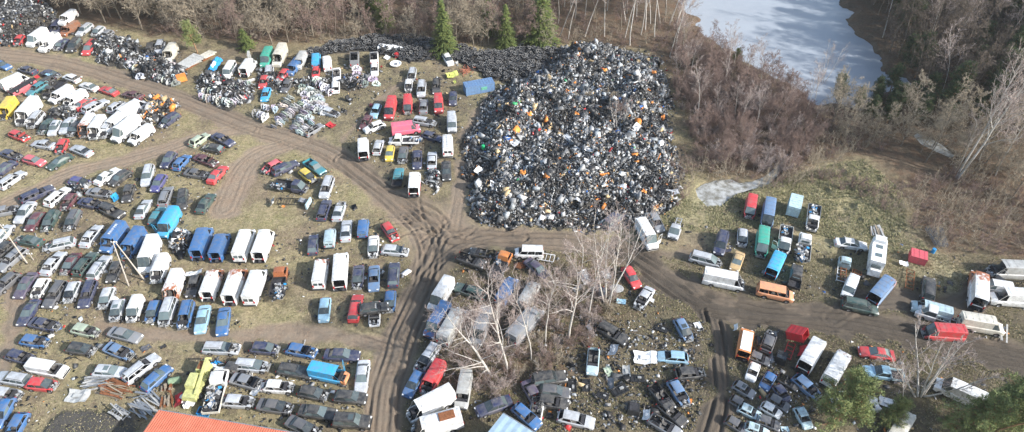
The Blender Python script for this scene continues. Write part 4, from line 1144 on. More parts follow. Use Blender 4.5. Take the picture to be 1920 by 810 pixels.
# ================================================================ TREES
def bark(name,c1,c2,dark=None):
    m,n,b=newmat(name,.85,.15); tc=N(n,'ShaderNodeTexCoord'); mp=N(n,'ShaderNodeMapping'); mp.inputs['Scale'].default_value=(1,1,3 if dark else .6); n.links.new(tc.outputs['Object'],mp.inputs[0])
    f=noise(n,2.5,4,.7,mp.outputs[0]); c=mix(n,ramp(n,f,[(.35,0),(.65,1)]),c1,c2)
    if dark: c=mix(n,ramp(n,noise(n,4,3,.8,mp.outputs[0]),[(.56,0),(.62,.85)]),c,dark)
    n.links.new(c,b.inputs['Base Color']); return m
M['birch']=bark('birch_bark',(.40,.375,.34),(.62,.59,.54),(.12,.10,.09))
M['birch_twig']=bark('birch_twigs',(.24,.19,.17),(.50,.43,.40))
M['bark']=bark('grey_bark',(.13,.105,.08),(.29,.25,.20))
M['twig']=bark('grey_twigs',(.20,.165,.12),(.46,.40,.31))
M['redtwig']=bark('reddish_twigs',(.14,.095,.08),(.34,.255,.22))
M['pinebark']=bark('pine_bark',(.16,.10,.06),(.45,.27,.15))
m,n,b=newmat('pine_needles',.7,.2); M['needle']=m; oi=N(n,'ShaderNodeObjectInfo'); tc=N(n,'ShaderNodeTexCoord'); f=noise(n,1.2,4,.7,tc.outputs['Object'])
n.links.new(mix(n,ramp(n,f,[(.35,0),(.65,1)]),(.09,.125,.05),(.29,.33,.13)),b.inputs['Base Color'])
m,n,b=newmat('spruce_needles',.7,.2); M['spruce']=m; tc=N(n,'ShaderNodeTexCoord'); f=noise(n,2.2,4,.7,tc.outputs['Object'])
n.links.new(mix(n,ramp(n,f,[(.38,0),(.62,1)]),(.04,.07,.028),(.19,.22,.065)),b.inputs['Base Color'])
class Segs:
    def __init__(s): s.a=[];s.b=[];s.ra=[];s.rb=[]
    def add(s,a,b,ra,rb): s.a.append(a[:]);s.b.append(b[:]);s.ra.append(ra);s.rb.append(rb)
    def mesh(s,name,mats,n=3):
        A=np.array(s.a);B=np.array(s.b);ra=np.array(s.ra);rb=np.array(s.rb); D=B-A; D/=np.linalg.norm(D,axis=1,keepdims=True)+1e-9
        up=np.where(np.abs(D[:,2:3])>.95,np.array([[1,0,0]]),np.array([[0,0,1]])); U=np.cross(D,up); U/=np.linalg.norm(U,axis=1,keepdims=True)+1e-9; Wv=np.cross(D,U)
        t=np.arange(n)*2*np.pi/n; ring=U[:,None]*np.cos(t)[None,:,None]+Wv[:,None]*np.sin(t)[None,:,None]
        V=np.concatenate([A[:,None]+ring*ra[:,None,None],B[:,None]+ring*rb[:,None,None]],1).reshape(-1,3)
        k=np.arange(n); f=np.stack([k,(k+1)%n,n+(k+1)%n,n+k],-1); F=(f[None]+(np.arange(len(A))*2*n)[:,None,None]).reshape(-1,4)
        return np_mesh(name,V,F,mats,smooth=(n>4))
def rv(r,s=1.0): return Vector((r.gauss(0,s),r.gauss(0,s),r.gauss(0,s)))
def branch(S,r,p,d,L,rad,lev,up,spread,dens,trunkS=None,whl=1):
    nseg=5 if lev==0 else 4 if lev==1 else 3; q=p.copy(); dd=d.copy(); pts=[(q.copy(),dd.copy(),rad)]
    for k in range(nseg):
        dd=(dd+rv(r,.10+.05*lev)+Vector((0,0,up*.12))).normalized(); q2=q+dd*(L/nseg); r2=rad*(1-(k+1)/nseg*.72)
        (trunkS if (trunkS is not None and lev<=whl) else S).add(q,q2,pts[-1][2],r2); q=q2; pts.append((q.copy(),dd.copy(),r2))
    if lev>=3: return
    nb={0:dens[0],1:dens[1],2:dens[2]}[lev]
    for k in range(nb):
        t=r.uniform(.22 if lev else .35,1.0)*nseg; i=min(nseg-1,int(t)); fr=t-i; a,b=pts[i],pts[i+1]
        pp=a[0].lerp(b[0],fr); side=rv(r); side=(side-side.dot(a[1])*a[1]).normalized()
        nd=(a[1]*(1-spread)+side*spread+Vector((0,0,.12*up))).normalized()
        branch(S,r,pp,nd,L*r.uniform(.32,.55)*(1.15-t/nseg*.45),max(.012,a[2]*.5),lev+1,up,spread,dens,trunkS)
def bare_tree(seed,Ht,rad,stems=1,spread=.5,up=.5,dens=(16,6,5),clear=.3,lean=0.06,fan=.25,kind='grey',twig=1.0,white=False):
    r=random.Random(seed); TS=Segs(); S=Segs()
    for st in range(stems):
        d=Vector((r.gauss(0,lean if stems==1 else fan),r.gauss(0,lean if stems==1 else fan),1)).normalized(); q=Vector((r.uniform(-.1,.1)*stems,r.uniform(-.1,.1)*stems,-.2)); ht=Ht*r.uniform(.85,1.05) if stems>1 else Ht
        n_=8; pts=[(q.copy(),d.copy(),rad)]
        for k in range(n_):
            d=(d+rv(r,.045)+Vector((0,0,.05 if stems>1 else .02))).normalized(); q2=q+d*(ht/n_); r2=max(.02,rad*(1-(k+1)/n_*.85)); TS.add(q,q2,pts[-1][2],r2); q=q2; pts.append((q.copy(),d.copy(),r2))
        nb=max(5,dens[0]//(1 if stems==1 else max(1,stems-1)))
        for k in range(nb):
            t=(clear+(1-clear)*(k+r.random())/nb)*n_; i=min(n_-1,int(t)); a,b=pts[i],pts[i+1]; pp=a[0].lerp(b[0],t-i)
            side=Vector((r.gauss(0,1),r.gauss(0,1),0)).normalized(); nd=(a[1]*(1-spread)+side*spread).normalized()
            L=Ht*.34*(1.2-(t/n_)*.75)*r.uniform(.7,1.2)
            # limb thick -> S, twigs below
            branch(S,r,pp,nd,L,max(.034 if white else .02,a[2]*.45),1,up,spread,dens,TS if white else None)
    for i in range(len(S.ra)): S.ra[i]=max(.016*twig,S.ra[i]); S.rb[i]=max(.011*twig,S.rb[i])
    tmat={'birch':M['birch'],'grey':M['bark'],'red':M['bark'],'white':M['birch']}[kind]; cmat={'birch':M['birch_twig'],'grey':M['twig'],'red':M['redtwig'],'white':M['birch']}[kind]
    return TS.mesh('trunk',[tmat],7), S.mesh('branches',[cmat],3)
def place_tree(nm,meshes,x,y,z,rz,s,label,cat,grp,rot=None,parts=('trunk','crown')):
    e=empty(nm,(x,y,z),rz); e.scale=(s,s,s)
    if rot: e.rotation_euler=(rot[0],rot[1],rz)
    for k,me in zip(parts,meshes): inst(k,me,e)
    tag(e,label,cat,grp); return e
TG=[bare_tree(100+k,17+k%3*1.5,.2,spread=.6,up=.3,dens=(26,8,6),clear=.16,kind='grey',twig=2.0) for k in range(4)]
TR=[bare_tree(200+k,14+k%2*2,.14,spread=.5,up=.5,dens=(24,8,6),clear=.2,kind='red',twig=1.8) for k in range(3)]
TB=[bare_tree(300+k,20+k,.15,spread=.4,up=.5,dens=(15,6,5),clear=.4,kind='birch',twig=1.6) for k in range(4)]
def spruce(seed,Ht,rad):
    r=random.Random(seed); TS=Segs(); TS.add(Vector((0,0,-.2)),Vector((0,0,Ht)),.16,.02); V=[];F=[]
    z=.9
    while z<Ht*.985:
        f=1-z/Ht; Lr=rad*(f**.8)*(.85+.3*r.random()); nb=int(7+Lr*4)
        for k in range(nb):
            a=r.uniform(0,6.283); L=Lr*r.uniform(.6,1.1)+.15; c,s=math.cos(a),math.sin(a); nseg=max(3,int(L/.3))
            for j in range(nseg):
                u=(j+.6)/nseg; px,py=c*L*u,s*L*u; pz=z-L*.28*u+L*.12*u*u
                for q in range(3):
                    w_=.46*(1.15-u*.5)*r.uniform(.6,1.2); a2=a+r.uniform(-1.1,1.1); dx,dy=math.cos(a2)*w_,math.sin(a2)*w_; ex,ey=-math.sin(a2)*w_*.3,math.cos(a2)*w_*.3
                    o=(px+r.uniform(-.1,.1),py+r.uniform(-.1,.1),pz+r.uniform(-.1,.1)); i=len(V)
                    V+= [(o[0]-ex,o[1]-ey,o[2]),(o[0]+dx*1.3,o[1]+dy*1.3,o[2]-w_*r.uniform(.1,.55)),(o[0]+ex,o[1]+ey,o[2]+.05)]; F.append((i,i+1,i+2))
        z+=.26+.15*r.random()
    return TS.mesh('trunk',[M['pinebark']],6), np_mesh('crown',np.array(V),np.array(F),[M['spruce']])
SPR=[spruce(5,13,3.5),spruce(6,14,3.8),spruce(7,5.5,2.6)]
def pine(seed,Ht,cr,crown_from=.55,mult=1.0,bend=.05):
    r=random.Random(seed); TS=Segs(); q=Vector((0,0,-.2)); d=Vector((r.gauss(0,bend),r.gauss(0,bend),1)).normalized(); pts=[q.copy()]; n_=8
    for k in range(n_):
        d=(d+rv(r,bend)).normalized(); q2=q+d*(Ht/n_); TS.add(q,q2,.17*(1-k/n_*.8),.17*(1-(k+1)/n_*.8)); q=q2; pts.append(q.copy())
    V=[];F=[]; nb=int(34*mult)
    for k in range(nb):
        t=(crown_from+(1-crown_from)*(k+r.random())/nb)*n_; i=min(n_-1,int(t)); p=pts[i].lerp(pts[i+1],t-i); a=r.uniform(0,6.283); f=(t/n_-crown_from)/(1-crown_from)
        L=cr*(1.0-.65*f**1.5)*r.uniform(.5,1.05); dd=Vector((math.cos(a),math.sin(a),.25+.5*f)).normalized(); e=p+dd*L; TS.add(p,e,.05,.015)
        for m_ in range(int(9+L*4)):
            u=r.uniform(.3,1.05); c=p.lerp(e,u)+rv(r,.30); TS.add(p.lerp(e,max(0,u-.25)),c,.018,.01)
            for b_ in range(26):
                dv=rv(r).normalized(); dv.z=abs(dv.z)*.8+.1; l=r.uniform(.16,.34); o=c+rv(r,.13); sd_=dv.cross(rv(r)).normalized()*.03; i2=len(V)
                V+=[tuple(o-sd_),tuple(o+sd_),tuple(o+dv*l)]; F.append((i2,i2+1,i2+2))
    return TS.mesh('trunk',[M['pinebark']],5), np_mesh('crown',np.array(V),np.array(F),[M['needle']])
PIN=[pine(11,9,2.9,.3,1.4),pine(12,15,3.4,.4,2.2),pine(13,13,2.2,.55)]
def shrub(seed,Ht,n_,mat,spread=.35,twigs=7):
    r=random.Random(seed); S=Segs()
    for k in range(n_):
        d=Vector((r.gauss(0,spread),r.gauss(0,spread),1)).normalized(); q=Vector((r.gauss(0,.35),r.gauss(0,.35),-.1)); L=Ht*r.uniform(.55,1.05); rad=.03
        for j in range(4):
            d=(d+rv(r,.1)).normalized(); q2=q+d*(L/4); S.add(q,q2,rad,rad*.75)
            for t in range(twigs if j else 2):
                dd=(d+rv(r,.45)).normalized(); p=q.lerp(q2,r.random()); l=L*r.uniform(.12,.28); e=p+dd*l; S.add(p,e,.014,.009)
                for _ in range(2): S.add(p.lerp(e,.6),p.lerp(e,.6)+(dd+rv(r,.5)).normalized()*l*.6,.011,.008)
            q=q2; rad*=.75
    return S.mesh('stems',[mat],3)
SHR=[shrub(1,3.6,16,M['redtwig']),shrub(2,3.0,18,M['twig']),shrub(3,4.6,14,M['redtwig'],.22),shrub(4,2.0,16,M['twig'],.5),shrub(5,3.4,20,M['birch_twig'],.28)]
r=random.Random(77)
def rand_in(poly_px): 
    a=W(poly_px); xs=[p[0] for p in a]; ys=[p[1] for p in a]; A=[p for p in a]
    while True:
        x,y=r.uniform(min(xs),max(xs)),r.uniform(min(ys),max(ys))
        if bool(poly_in(np.array([x]),np.array([y]),A)[0]): return x,y
def inlake(x,y,pad=0):
    return bool(poly_in(np.array([x]),np.array([y]),LAKE)[0]) or bool(poly_in(np.array([x]),np.array([y]),POND)[0])
def scatter(poly_px,n_,mind,fn,used=[]):
    c=0; tries=0; a=W(poly_px); A=np.array(a)
    while c<n_ and tries<n_*30:
        tries+=1; x=r.uniform(A[:,0].min(),A[:,0].max()); y=r.uniform(A[:,1].min(),A[:,1].max())
        if y>185 or not poly_in(np.array([x]),np.array([y]),a)[0] or inlake(x,y): continue
        if any((x-u)**2+(y-v)**2<mind*mind for u,v in used): continue
        used.append((x,y)); fn(x,y); c+=1
    return c
def grove(parent_meshes,nm,label,cat,grp,smin=.75,smax=1.1,lean=.04):
    def fn(x,y): place_tree(nm,r.choice(parent_meshes),x,y,gz(x,y)-.1,r.uniform(0,6.28),r.uniform(smin,smax),label,cat,grp,(r.gauss(0,lean),r.gauss(0,lean)))
    return fn
used=[]
M['darktwig']=bark('dark_twigs',(.07,.055,.045),(.22,.18,.145))  # darker twig colours for the bare trees beyond the lake
TDK=[]
for a_m,b_m in TG[:3]+TR[:2]:
    b_m=b_m.copy(); b_m.materials[0]=M['darktwig']; TDK.append((a_m,b_m))
PIND,PIND2=[pine(12,14,3.4,.25,2.4),pine(14,9,2.9,.25,1.6)]
m=M['needle'].copy(); m.name='dark_pine_needles'
for q in m.node_tree.nodes:
    if q.type=='MIX': q.inputs[6].default_value=(.035,.06,.03,1); q.inputs[7].default_value=(.13,.17,.075,1)
for me_ in (PIND[1],PIND2[1]): me_.materials[0]=m
WA=[(-30,-40),(-30,14),(110,14),(170,40),(300,62),(420,76),(560,74),(620,66),(640,-40)]
WB=[(620,-40),(620,66),(700,58),(800,60),(870,66),(1030,70),(1040,-40)]
WC=[(1040,-40),(1045,70),(1120,80),(1235,92),(1262,110),(1300,60),(1270,20),(1262,-40)]
scatter([(420,84),(560,84),(700,78),(870,90),(1040,88),(1040,72),(560,70)],26,3.0,grove(TG[:2]+TR,'bare_tree','bare tree standing right at the far edge of the tyre heap','tree','bare trees at the tyre heap edge',.5,.8),used)
scatter(WA,105,3.0,grove(TG,'bare_tree','bare grey deciduous tree in the wood behind the roadside wrecks','tree','bare trees of the roadside wood'),used)
scatter(WB,46,3.0,grove(TG+TR,'bare_tree','bare deciduous tree in the wood behind the tyre heap','tree','bare trees behind the tyre heap'),used)
scatter(WB,7,3,grove(TB,'birch_tree','tall white birch in the wood behind the tyre heap','tree','birches behind the tyre heap',.8,1),used)
scatter(WC,46,2.0,grove(TB,'birch_tree','slender bare birch in the stand between scrap heap and lake','tree','birches between heap and lake',.75,1.05,.05),used)
scatter(WC,16,2.4,grove(TR,'bare_tree','bare brown tree in the stand between scrap heap and lake','tree','brown trees between heap and lake',.6,.9),used)
WD=[(1262,100),(1300,95),(1400,150),(1480,180),(1520,205),(1500,235),(1440,250),(1380,245),(1290,220)]
scatter([(1255,110),(1330,80),(1470,170),(1540,230),(1490,320),(1400,330),(1300,300),(1262,220)],70,1.6,grove(TR+TB[:1],'birch_sapling','thin reddish sapling in the thicket between heap and lake','tree','saplings in the lake thicket',.25,.46,.08),used)
scatter(WD,30,2.2,grove(TR+TB[:1],'bare_tree','bare reddish young tree on the slope below the lake','tree','young trees below the lake',.42,.65),used)
WF=[(1830,-40),(1815,40),(1830,120),(1855,190),(1900,230),(1960,270),(2050,270),(2050,-40)]
scatter(WF,60,2.9,grove([PIND,PIND2],'pine_tree','tall green pine at the corner of the lakeside wood','tree','pines of the lakeside wood',.9,1.3),used)
WE=[(1600,-40),(1640,20),(1660,90),(1680,150),(1720,200),(1760,240),(1850,260),(2000,300),(2000,-40)]
scatter(WE,34,3.4,grove([PIND,PIND2],'pine_tree','dark green pine standing among the bare trees beyond the lake','tree','dark pines beyond the lake',.8,1.15),used)
scatter(WE,90,2.6,grove(TDK,'bare_tree','bare grey tree in the dark wood beyond the lake shore','tree','bare trees of the lakeside wood',.7,1.0),used)
scatter(WE,14,3.0,grove(TB,'birch_tree','thin birch in the dark wood beyond the lake shore','tree','birches of the lakeside wood',.7,.95),used)
scatter([(1560,195),(1640,150),(1700,190),(1860,190),(1850,230),(1650,250)],16,3,grove([PIND2],'pine_tree','low dull green pine at the lake shore','tree','pines on the lake shore',.55,.8),used)
scatter([(1500,205),(1640,205),(1840,240),(1990,330),(1990,420),(1800,330),(1650,270),(1520,240)],24,3,grove(TG,'bare_tree','bare grey tree in the damp scrub along the ditch','tree','bare trees along the ditch',.4,.75),used)
# shrubs
def shr(idx,label,grp,a=.6,b=1.1):
    def fn(x,y):
        o=inst('bare_shrub',SHR[r.choice(idx)],None,(x,y,gz(x,y)-.05),None,(0,0,r.uniform(0,6.28)),(r.uniform(a,b),)*3); tag(o,label,'shrub',grp)
    return fn
used2=[]
BULK=[]
SHL=[shrub(31,3.2,9,M['twig'],.35,3),shrub(32,2.6,10,M['redtwig'],.4,3)]
def bulk(x,y): BULK.append((x,y,gz(x,y)-.05,r.uniform(0,6.28),r.uniform(.6,1.25),r.randrange(2)))
scatter([(1262,150),(1400,170),(1500,210),(1530,260),(1490,330),(1400,330),(1330,310),(1285,250)],110,1.5,shr([0,2,4],'reddish leafless thicket shrub between the scrap heap and the stream','thicket shrubs by the stream',.5,1.15),used2)
scatter([(1500,200),(1640,215),(1650,280),(1590,300),(1500,320),(1480,260)],60,1.5,bulk,used2)
scatter([(1690,350),(1780,330),(1920,350),(1980,470),(1900,480),(1800,470),(1760,470),(1710,420)],110,1.5,bulk,used2)
scatter([(840,570),(900,600),(960,560),(1060,500),(1150,560),(1140,640),(1040,700),(960,740),(880,740),(850,700)],80,1.2,shr([0,1,4],'leafless brush among the trunks of the birch grove','brush in the birch grove',.45,.85),used2)
scatter([(700,90),(800,86),(860,96),(830,130),(760,110)],0,2,shr([1],'',''),used2)
scatter([(300,66),(420,78),(560,78),(900,86),(1040,78),(1120,86),(1240,98),(1290,120),(1270,40),(1040,30),(560,30),(300,20)],210,2.0,bulk,used2)
scatter([(1060,200),(1180,190),(1190,260),(1140,270),(1070,250)],5,1.5,lambda x,y:tag(inst('bare_shrub',SHR[r.choice([0,3])],None,(x,y,heap_z(x,y)-.2),None,(0,0,r.uniform(0,6)),(.8,)*3),'leafless shrub growing out of the scrap heap','shrub','shrubs growing on the scrap heap'),used2)
scatter([(1250,100),(1275,30),(1300,80),(1350,110),(1440,150),(1520,195),(1600,205),(1700,190),(1700,230),(1540,235),(1400,180)],60,1.4,shr([0,1,2],'leafless waterside shrub along the lake bank','waterside shrubs on the lake bank',.5,1.0),used2)
scatter([(1262,300),(1330,300),(1420,330),(1560,330),(1700,380),(1690,420),(1560,345),(1440,355),(1300,330),(1290,400),(1262,380)],50,1.5,bulk,used2)
scatter([(1600,-40),(1640,20),(1660,90),(1720,150),(1850,260),(2000,300),(2000,-40)],70,2.5,bulk,used2)
for q in (0,1):
    me_=SHL[q]; vv=np.array([v.co[:] for v in me_.vertices]); ff=np.array([p.vertices[:] for p in me_.polygons]); VV=[];FF=[]
    for (x,y,z,a,s,k) in BULK:
        if k!=q: continue
        c_,s_=math.cos(a),math.sin(a); w_=vv*s; VV.append(np.stack([w_[:,0]*c_-w_[:,1]*s_+x,w_[:,0]*s_+w_[:,1]*c_+y,w_[:,2]+z],-1)); FF.append(ff+len(vv)*(len(VV)-1))
    tag(inst('undergrowth',np_mesh('undergrowth',np.concatenate(VV),np.concatenate(FF),[me_.materials[0]])),['grey brown leafless undergrowth of wood edges and wet scrub','reddish brown leafless undergrowth of wood edges and wet scrub'][q],'undergrowth',kind='stuff')
# single trees
def at(nm,me,px,py,s,label,rot=(0,0),rz=0,cat='tree'):
    p=P(px,py); return place_tree(nm,me,p.x,p.y,gz(p.x,p.y)-.1,rz,s,label,cat,None,rot)
at('spruce_tree',SPR[0],833,100,1.02,'yellow green spruce standing alone between tyre heap and white car'); at('spruce_tree',SPR[1],948,90,.8,'dark green spruce beside the tyre heap, next to the pale leaning birch',rz=1)
at('spruce_tree',SPR[1],1012,84,1.2,'tall pale green spruce at the wood edge above the tyre heap',rz=2); at('spruce_tree',SPR[2],463,92,1.0,'small round spruce behind the standing white panel')
at('spruce_tree',SPR[0],915,62,.8,'shaded spruce half hidden behind the other spruces',rz=3); at('spruce_tree',SPR[0],722,52,.8,'slim dull spruce at the wood edge behind the white boat hull',rz=4); at('spruce_tree',SPR[1],700,30,.8,'slim dark spruce deep in the wood',rz=5)
at('pine_tree',PIN[0],370,98,.85,'light green young pine overhanging the stacked grey roofs'); at('pine_tree',PIN[0],1380,122,.45,'tiny dark pine on the slope near the lake')
def grove_birch(seed,Ht,stems,**k): return bare_tree(seed,Ht,.15,stems=stems,kind='birch',**k)
K=dict(spread=.5,up=.35,clear=.18,twig=1.15,dens=(22,8,6)); 
big1=bare_tree(501,17,.23,kind='birch',spread=.6,up=.12,clear=.12,twig=1.1,dens=(24,8,5),white=True,lean=.02); bigL=[big1[0],big1[1]]
W1=bare_tree(502,21,.19,kind='birch',spread=.5,up=.4,clear=.3,twig=1.1,dens=(22,8,6),white=True,lean=.02); W2=bare_tree(503,17,.12,kind='birch',spread=.4,up=.5,clear=.35,twig=1.1,dens=(14,7,4),white=True,lean=.02); W3=bare_tree(504,18,.13,stems=3,kind='birch',spread=.4,up=.5,clear=.35,fan=.16,dens=(13,7,4),twig=1.0,white=True); W4=bare_tree(505,12.5,.14,stems=6,kind='birch',spread=.42,up=.6,clear=.2,fan=.36,dens=(22,7,5),twig=1.6,white=True); W5=bare_tree(506,23,.2,stems=2,kind='birch',spread=.42,up=.6,clear=.35,fan=.1,dens=(22,8,5),twig=1.2,white=True)
at('birch_tree',big1,922,704,.88,'largest birch with long drooping limbs, leaning over the grey box body',(0,-.28)); at('birch_tree',W1,952,694,.95,'straight white birch just beside the largest drooping birch',(0,-.1),1)
at('birch_tree',W2,997,673,.95,'thin birch between the mossy grey van and the straight white birch',(0,-.05)); at('birch_tree',W2,1022,640,1.0,'slender birch beside the purple saloon car',rz=2)
at('birch_tree',W1,1066,632,.95,'tall pale birch left of the twin stemmed birches',(0,0),3); at('birch_tree',W2,1104,594,1.0,'straight slim birch among pale cut panels in the grove',rz=4)
at('birch_tree',W3,1134,570,1.05,'three stemmed birch reaching over the navy minivan',(.02,.10)); at('birch_tree',W2,1142,572,1.0,'leaning birch close beside the three stemmed birch',(.0,.18),1)
at('birch_tree',W3,1158,255,.5,'small pinkish birch growing on the scrap heap')
at('birch_tree',W5,1797,333,1.08,'tall white twin stemmed birch leaning over the ditch',(-.05,.12)); at('birch_tree',W2,1792,322,.7,'thin birch in front of the white twin stemmed birch',(0,.05)); at('birch_tree',W2,1866,328,.95,'thin pale birch beyond the ditch near the photo edge',(0,.12),2); at('birch_tree',W2,1835,300,.9,'slender birch behind the white twin stemmed birch',(0,.1),3)
at('birch_tree',W4,1728,742,1.0,'fan shaped leafless tree with many pale stems beside the cream van',rz=1)
at('birch_tree',W2,1690,770,.6,'small crooked birch below the light blue pickup',(0,-.2)); at('birch_tree',W3,1545,150,.6,'thin birch standing against the lake ice',(0,.15)); at('birch_tree',W2,1525,195,.55,'small bare birch on the lake spit')
PB=[pine(21,8,3.0,.2,1.5),pine(22,19,2.2,.66,.8,.07),pine(23,8,2.8,.2,1.6)]
at('pine_tree',PB[0],1562,800,1.3,'wide spreading pine over the small car shells'); at('pine_tree',PB[2],1785,822,1.3,'bushy pine between the fan shaped tree and the white van'); at('pine_tree',PB[0],1862,822,1.4,'bushy pine beside the tall bent pine',rz=2)
at('pine_tree',PB[1],1790,850,.95,'tall bent pine with a bare orange trunk beside the cream van',(0,.12)); at('pine_tree',PB[2],1660,800,.7,'small pine shadowing the fallen white car',rz=1)
# grass tufts and litter (nobody could count them)
def tufts(nm,poly,n_,h0,h1,cols,kind_label,avoid=True):
    A=W(poly); a=np.array(A); rs_=np.random.RandomState(len(nm)+n_); P0=np.empty((0,2))
    while len(P0)<n_:
        u=rs_.rand(n_,2)*(a.max(0)-a.min(0))+a.min(0); u=u[poly_in(u[:,0],u[:,1],A)]
        ii=((u[:,0]+136)/.22).astype(int).clip(0,1230)+core_x0; jj=((u[:,1]-41)/.22).astype(int).clip(0,610)+core_y0
        mk=mask.reshape(ny,nx,4)[jj,ii]; ok=(mk[:,0]<.35)&(mk[:,1]<.35)&(vnoise(u[:,0],u[:,1],3,5)+.35*vnoise(u[:,0],u[:,1],.8,6)>rs_.rand(len(u))*.9+.15); P0=np.concatenate([P0,u[ok]])
    P0=P0[:n_]; ii=((P0[:,0]+136)/.22).astype(int).clip(0,1230)+core_x0; jj=((P0[:,1]-41)/.22).astype(int).clip(0,610)+core_y0
    z=Z[jj,ii]; nb=5; V=[];C=[]
    base=np.stack([P0[:,0],P0[:,1],z-.03],-1)
    for k in range(nb):
        an=rs_.rand(n_)*6.283; l=h0+(h1-h0)*rs_.rand(n_); tip=np.stack([np.cos(an)*l*.9,np.sin(an)*l*.9,l*.75],-1); sd=np.stack([-np.sin(an),np.cos(an),0*an],-1)*(.035+.03*rs_.rand(n_,1))
        off=np.stack([np.cos(an),np.sin(an),0*an],-1)*.05
        V.append(np.stack([base+off-sd,base+off+sd,base+tip],1)); c=np.array(cols)[rs_.randint(len(cols),size=n_)]*(.7+.6*rs_.rand(n_,1)); C.append(np.repeat(c[:,None],3,1))
    V=np.concatenate(V).reshape(-1,3); C=np.concatenate(C).reshape(-1,3); C=np.concatenate([C,np.ones((len(C),1))],1); F=np.arange(len(V)).reshape(-1,3)
    return tag(inst(nm,np_mesh(nm,V,F,[M['grassblade']],C)),kind_label,'grass',kind='stuff')
m,n,b=newmat('grass_blades',.8,.1); a_=N(n,'ShaderNodeAttribute'); a_.attribute_name='Col'; n.links.new(a_.outputs['Color'],b.inputs['Base Color']); M['grassblade']=m
ST=[(.36,.31,.20),(.30,.26,.16),(.23,.20,.11),(.15,.16,.07)]
tufts('dry_grass',[(-40,120),(1300,120),(1300,430),(860,440),(760,640),(700,830),(-80,830)],60000,.08,.22,ST,'dry straw coloured grass between the wrecks')
tufts('rough_grass',[(1240,330),(1300,380),(1400,360),(1560,310),(1620,300),(1690,360),(1700,430),(1740,470),(1640,480),(1480,420),(1330,440),(1240,420)],18000,.15,.4,[(.36,.32,.2),(.28,.26,.15),(.17,.18,.08)],'tall straw and green tussock grass by the pond')
tufts('weeds',[(760,470),(1980,480),(1980,830),(740,830)],40000,.1,.28,[(.26,.22,.13),(.18,.15,.09),(.14,.15,.06),(.34,.29,.2)],'dull brown weeds on the damp ground')
# ================================================================ STRUCTURES AND LOOSE THINGS
def reg(o,px,py,label,cat,group=None): return tag(o,label,cat,group)
def shape(name,g,mats,px,py,deg,label,cat,col=None,z=0,zref=.5,rot=(0,0),group=None,s=1):
    p=P(px,py,zref); o=g.build(name,mats); o.location=(p.x,p.y,gz(p.x,p.y)+z); o.rotation_euler=(rot[0],rot[1],heading(px,py,deg,zref)); o.scale=(s,s,s)
    if col: o.color=(*(CN[col] if isinstance(col,str) else col),0)
    return tag(o,label,cat,group)
def boxbody(px,py,deg,L,Wd,H,col,label,z=.5,cat='container',name='box_body',roof=None,open_=False):
    p=P(px,py,z+H*.6); e=empty(name,(p.x,p.y,gz(p.x,p.y)+z),heading(px,py,deg,z+H*.6)); e.rotation_euler[0]=rnd.uniform(-.02,.02)
    g=MB(); t=.06
    for s in(1,-1): g.box((0,s*Wd/2,H/2),(L,t,H))
    g.box((-L/2+.02,0,H/2),(t,Wd-.1,H-.1)); 
    if not open_: g.box((L/2-.02,0,H/2),(t,Wd-.1,H-.1))
    n_=int(L/.6)
    for k in range(n_+1):
        x=-L/2+L*k/n_
        for s in(1,-1): g.box((x,s*(Wd/2+.04),H/2),(.05,.04,H))
    g.box((0,0,.02),(L-.1,Wd-.1,.05)); a=inst('walls',g.mesh('walls',[M['sheet']]),e,None,(*CN[col],0))
    g=MB(); g.box((0,0,H+.03),(L+.06,Wd+.1,.06))
    for k in range(n_): g.box((-L/2+L*(k+.5)/n_,0,H+.075),(.06,Wd*.96,.03))
    inst('roof',g.mesh('roof',[M['sheet']]),e,None,(*CN[roof or col],0))
    g=MB()
    for s in(1,-1): g.box((-L/2-.03,s*Wd*.24,H*.48),(.04,Wd*.44,H*.86)); g.bar((-L/2-.08,s*.12,.15),(-L/2-.08,s*.12,H-.15),.03)
    inst('rear_door',g.mesh('rear_door',[M['sheet']]),e,None,(*CN[col],0))
    g=MB()
    for s in(1,-1): g.box((0,s*Wd*.35,-.12),(L*.95,.12,.16))
    inst('underframe',g.mesh('underframe',[M['rust']]),e)
    return tag(e,label,cat)
bc=boxbody(898,160,350,6.2,2.3,1.9,'steel blue','long blue box body lying beside the scrap heap, its side hatch pale green',z=.1)
g=MB(); g.box((.8,-1.22,1.1),(1.3,.06,.7)); inst('side_hatch',g.mesh('side_hatch',[M['sheet']]),bc,None,(.12,.4,.3,0))
boxbody(1490,384,282,3.6,1.9,2.0,'pale blue','plain pale grey box body standing between the steel blue van and white truck')
boxbody(846,642,300,.1,.1,.1,'grey','x') if False else None
boxbody(467,106,272,1.9,.4,2.4,'grey white','white panelled box standing on end behind two white vans',z=0)
# motorhome
e=boxbody(1645,478,276,5.4,2.0,2.1,'white','white motorhome with roof hatches and no bonnet beside the timber pile',z=.55,cat='motorhome',name='motorhome')
g=MB(); g.box((2.3,0,2.35),(1.4,1.9,.7),taper=.85); inst('alcove',g.mesh('alcove',[M['sheet']]),e,None,(*CN['white'],0)); e.rotation_euler[2]+=0
g=MB(); g.box((-3.2,0,.55),(1.3,1.8,1.1),taper=.8); inst('cab',g.mesh('cab',[M['sheet']]),e,None,(*CN['white'],0)); g=MB(); g.box((-2.95,0,1.22),(.6,1.5,.5),taper=.8); inst('windscreen',g.mesh('windscreen',[M['glass']]),e)
for x in(-1.2,.8): g=MB(); g.box((x,0,2.2),(.7,.9,.1)); inst('roof_hatch',g.mesh('roof_hatch',[M['glass']]),e)
for x in(-3.1,1.2):
    for s in(1,-1): inst('wheel',MESHC['wheel'],e,(x,s*.85,-.22))
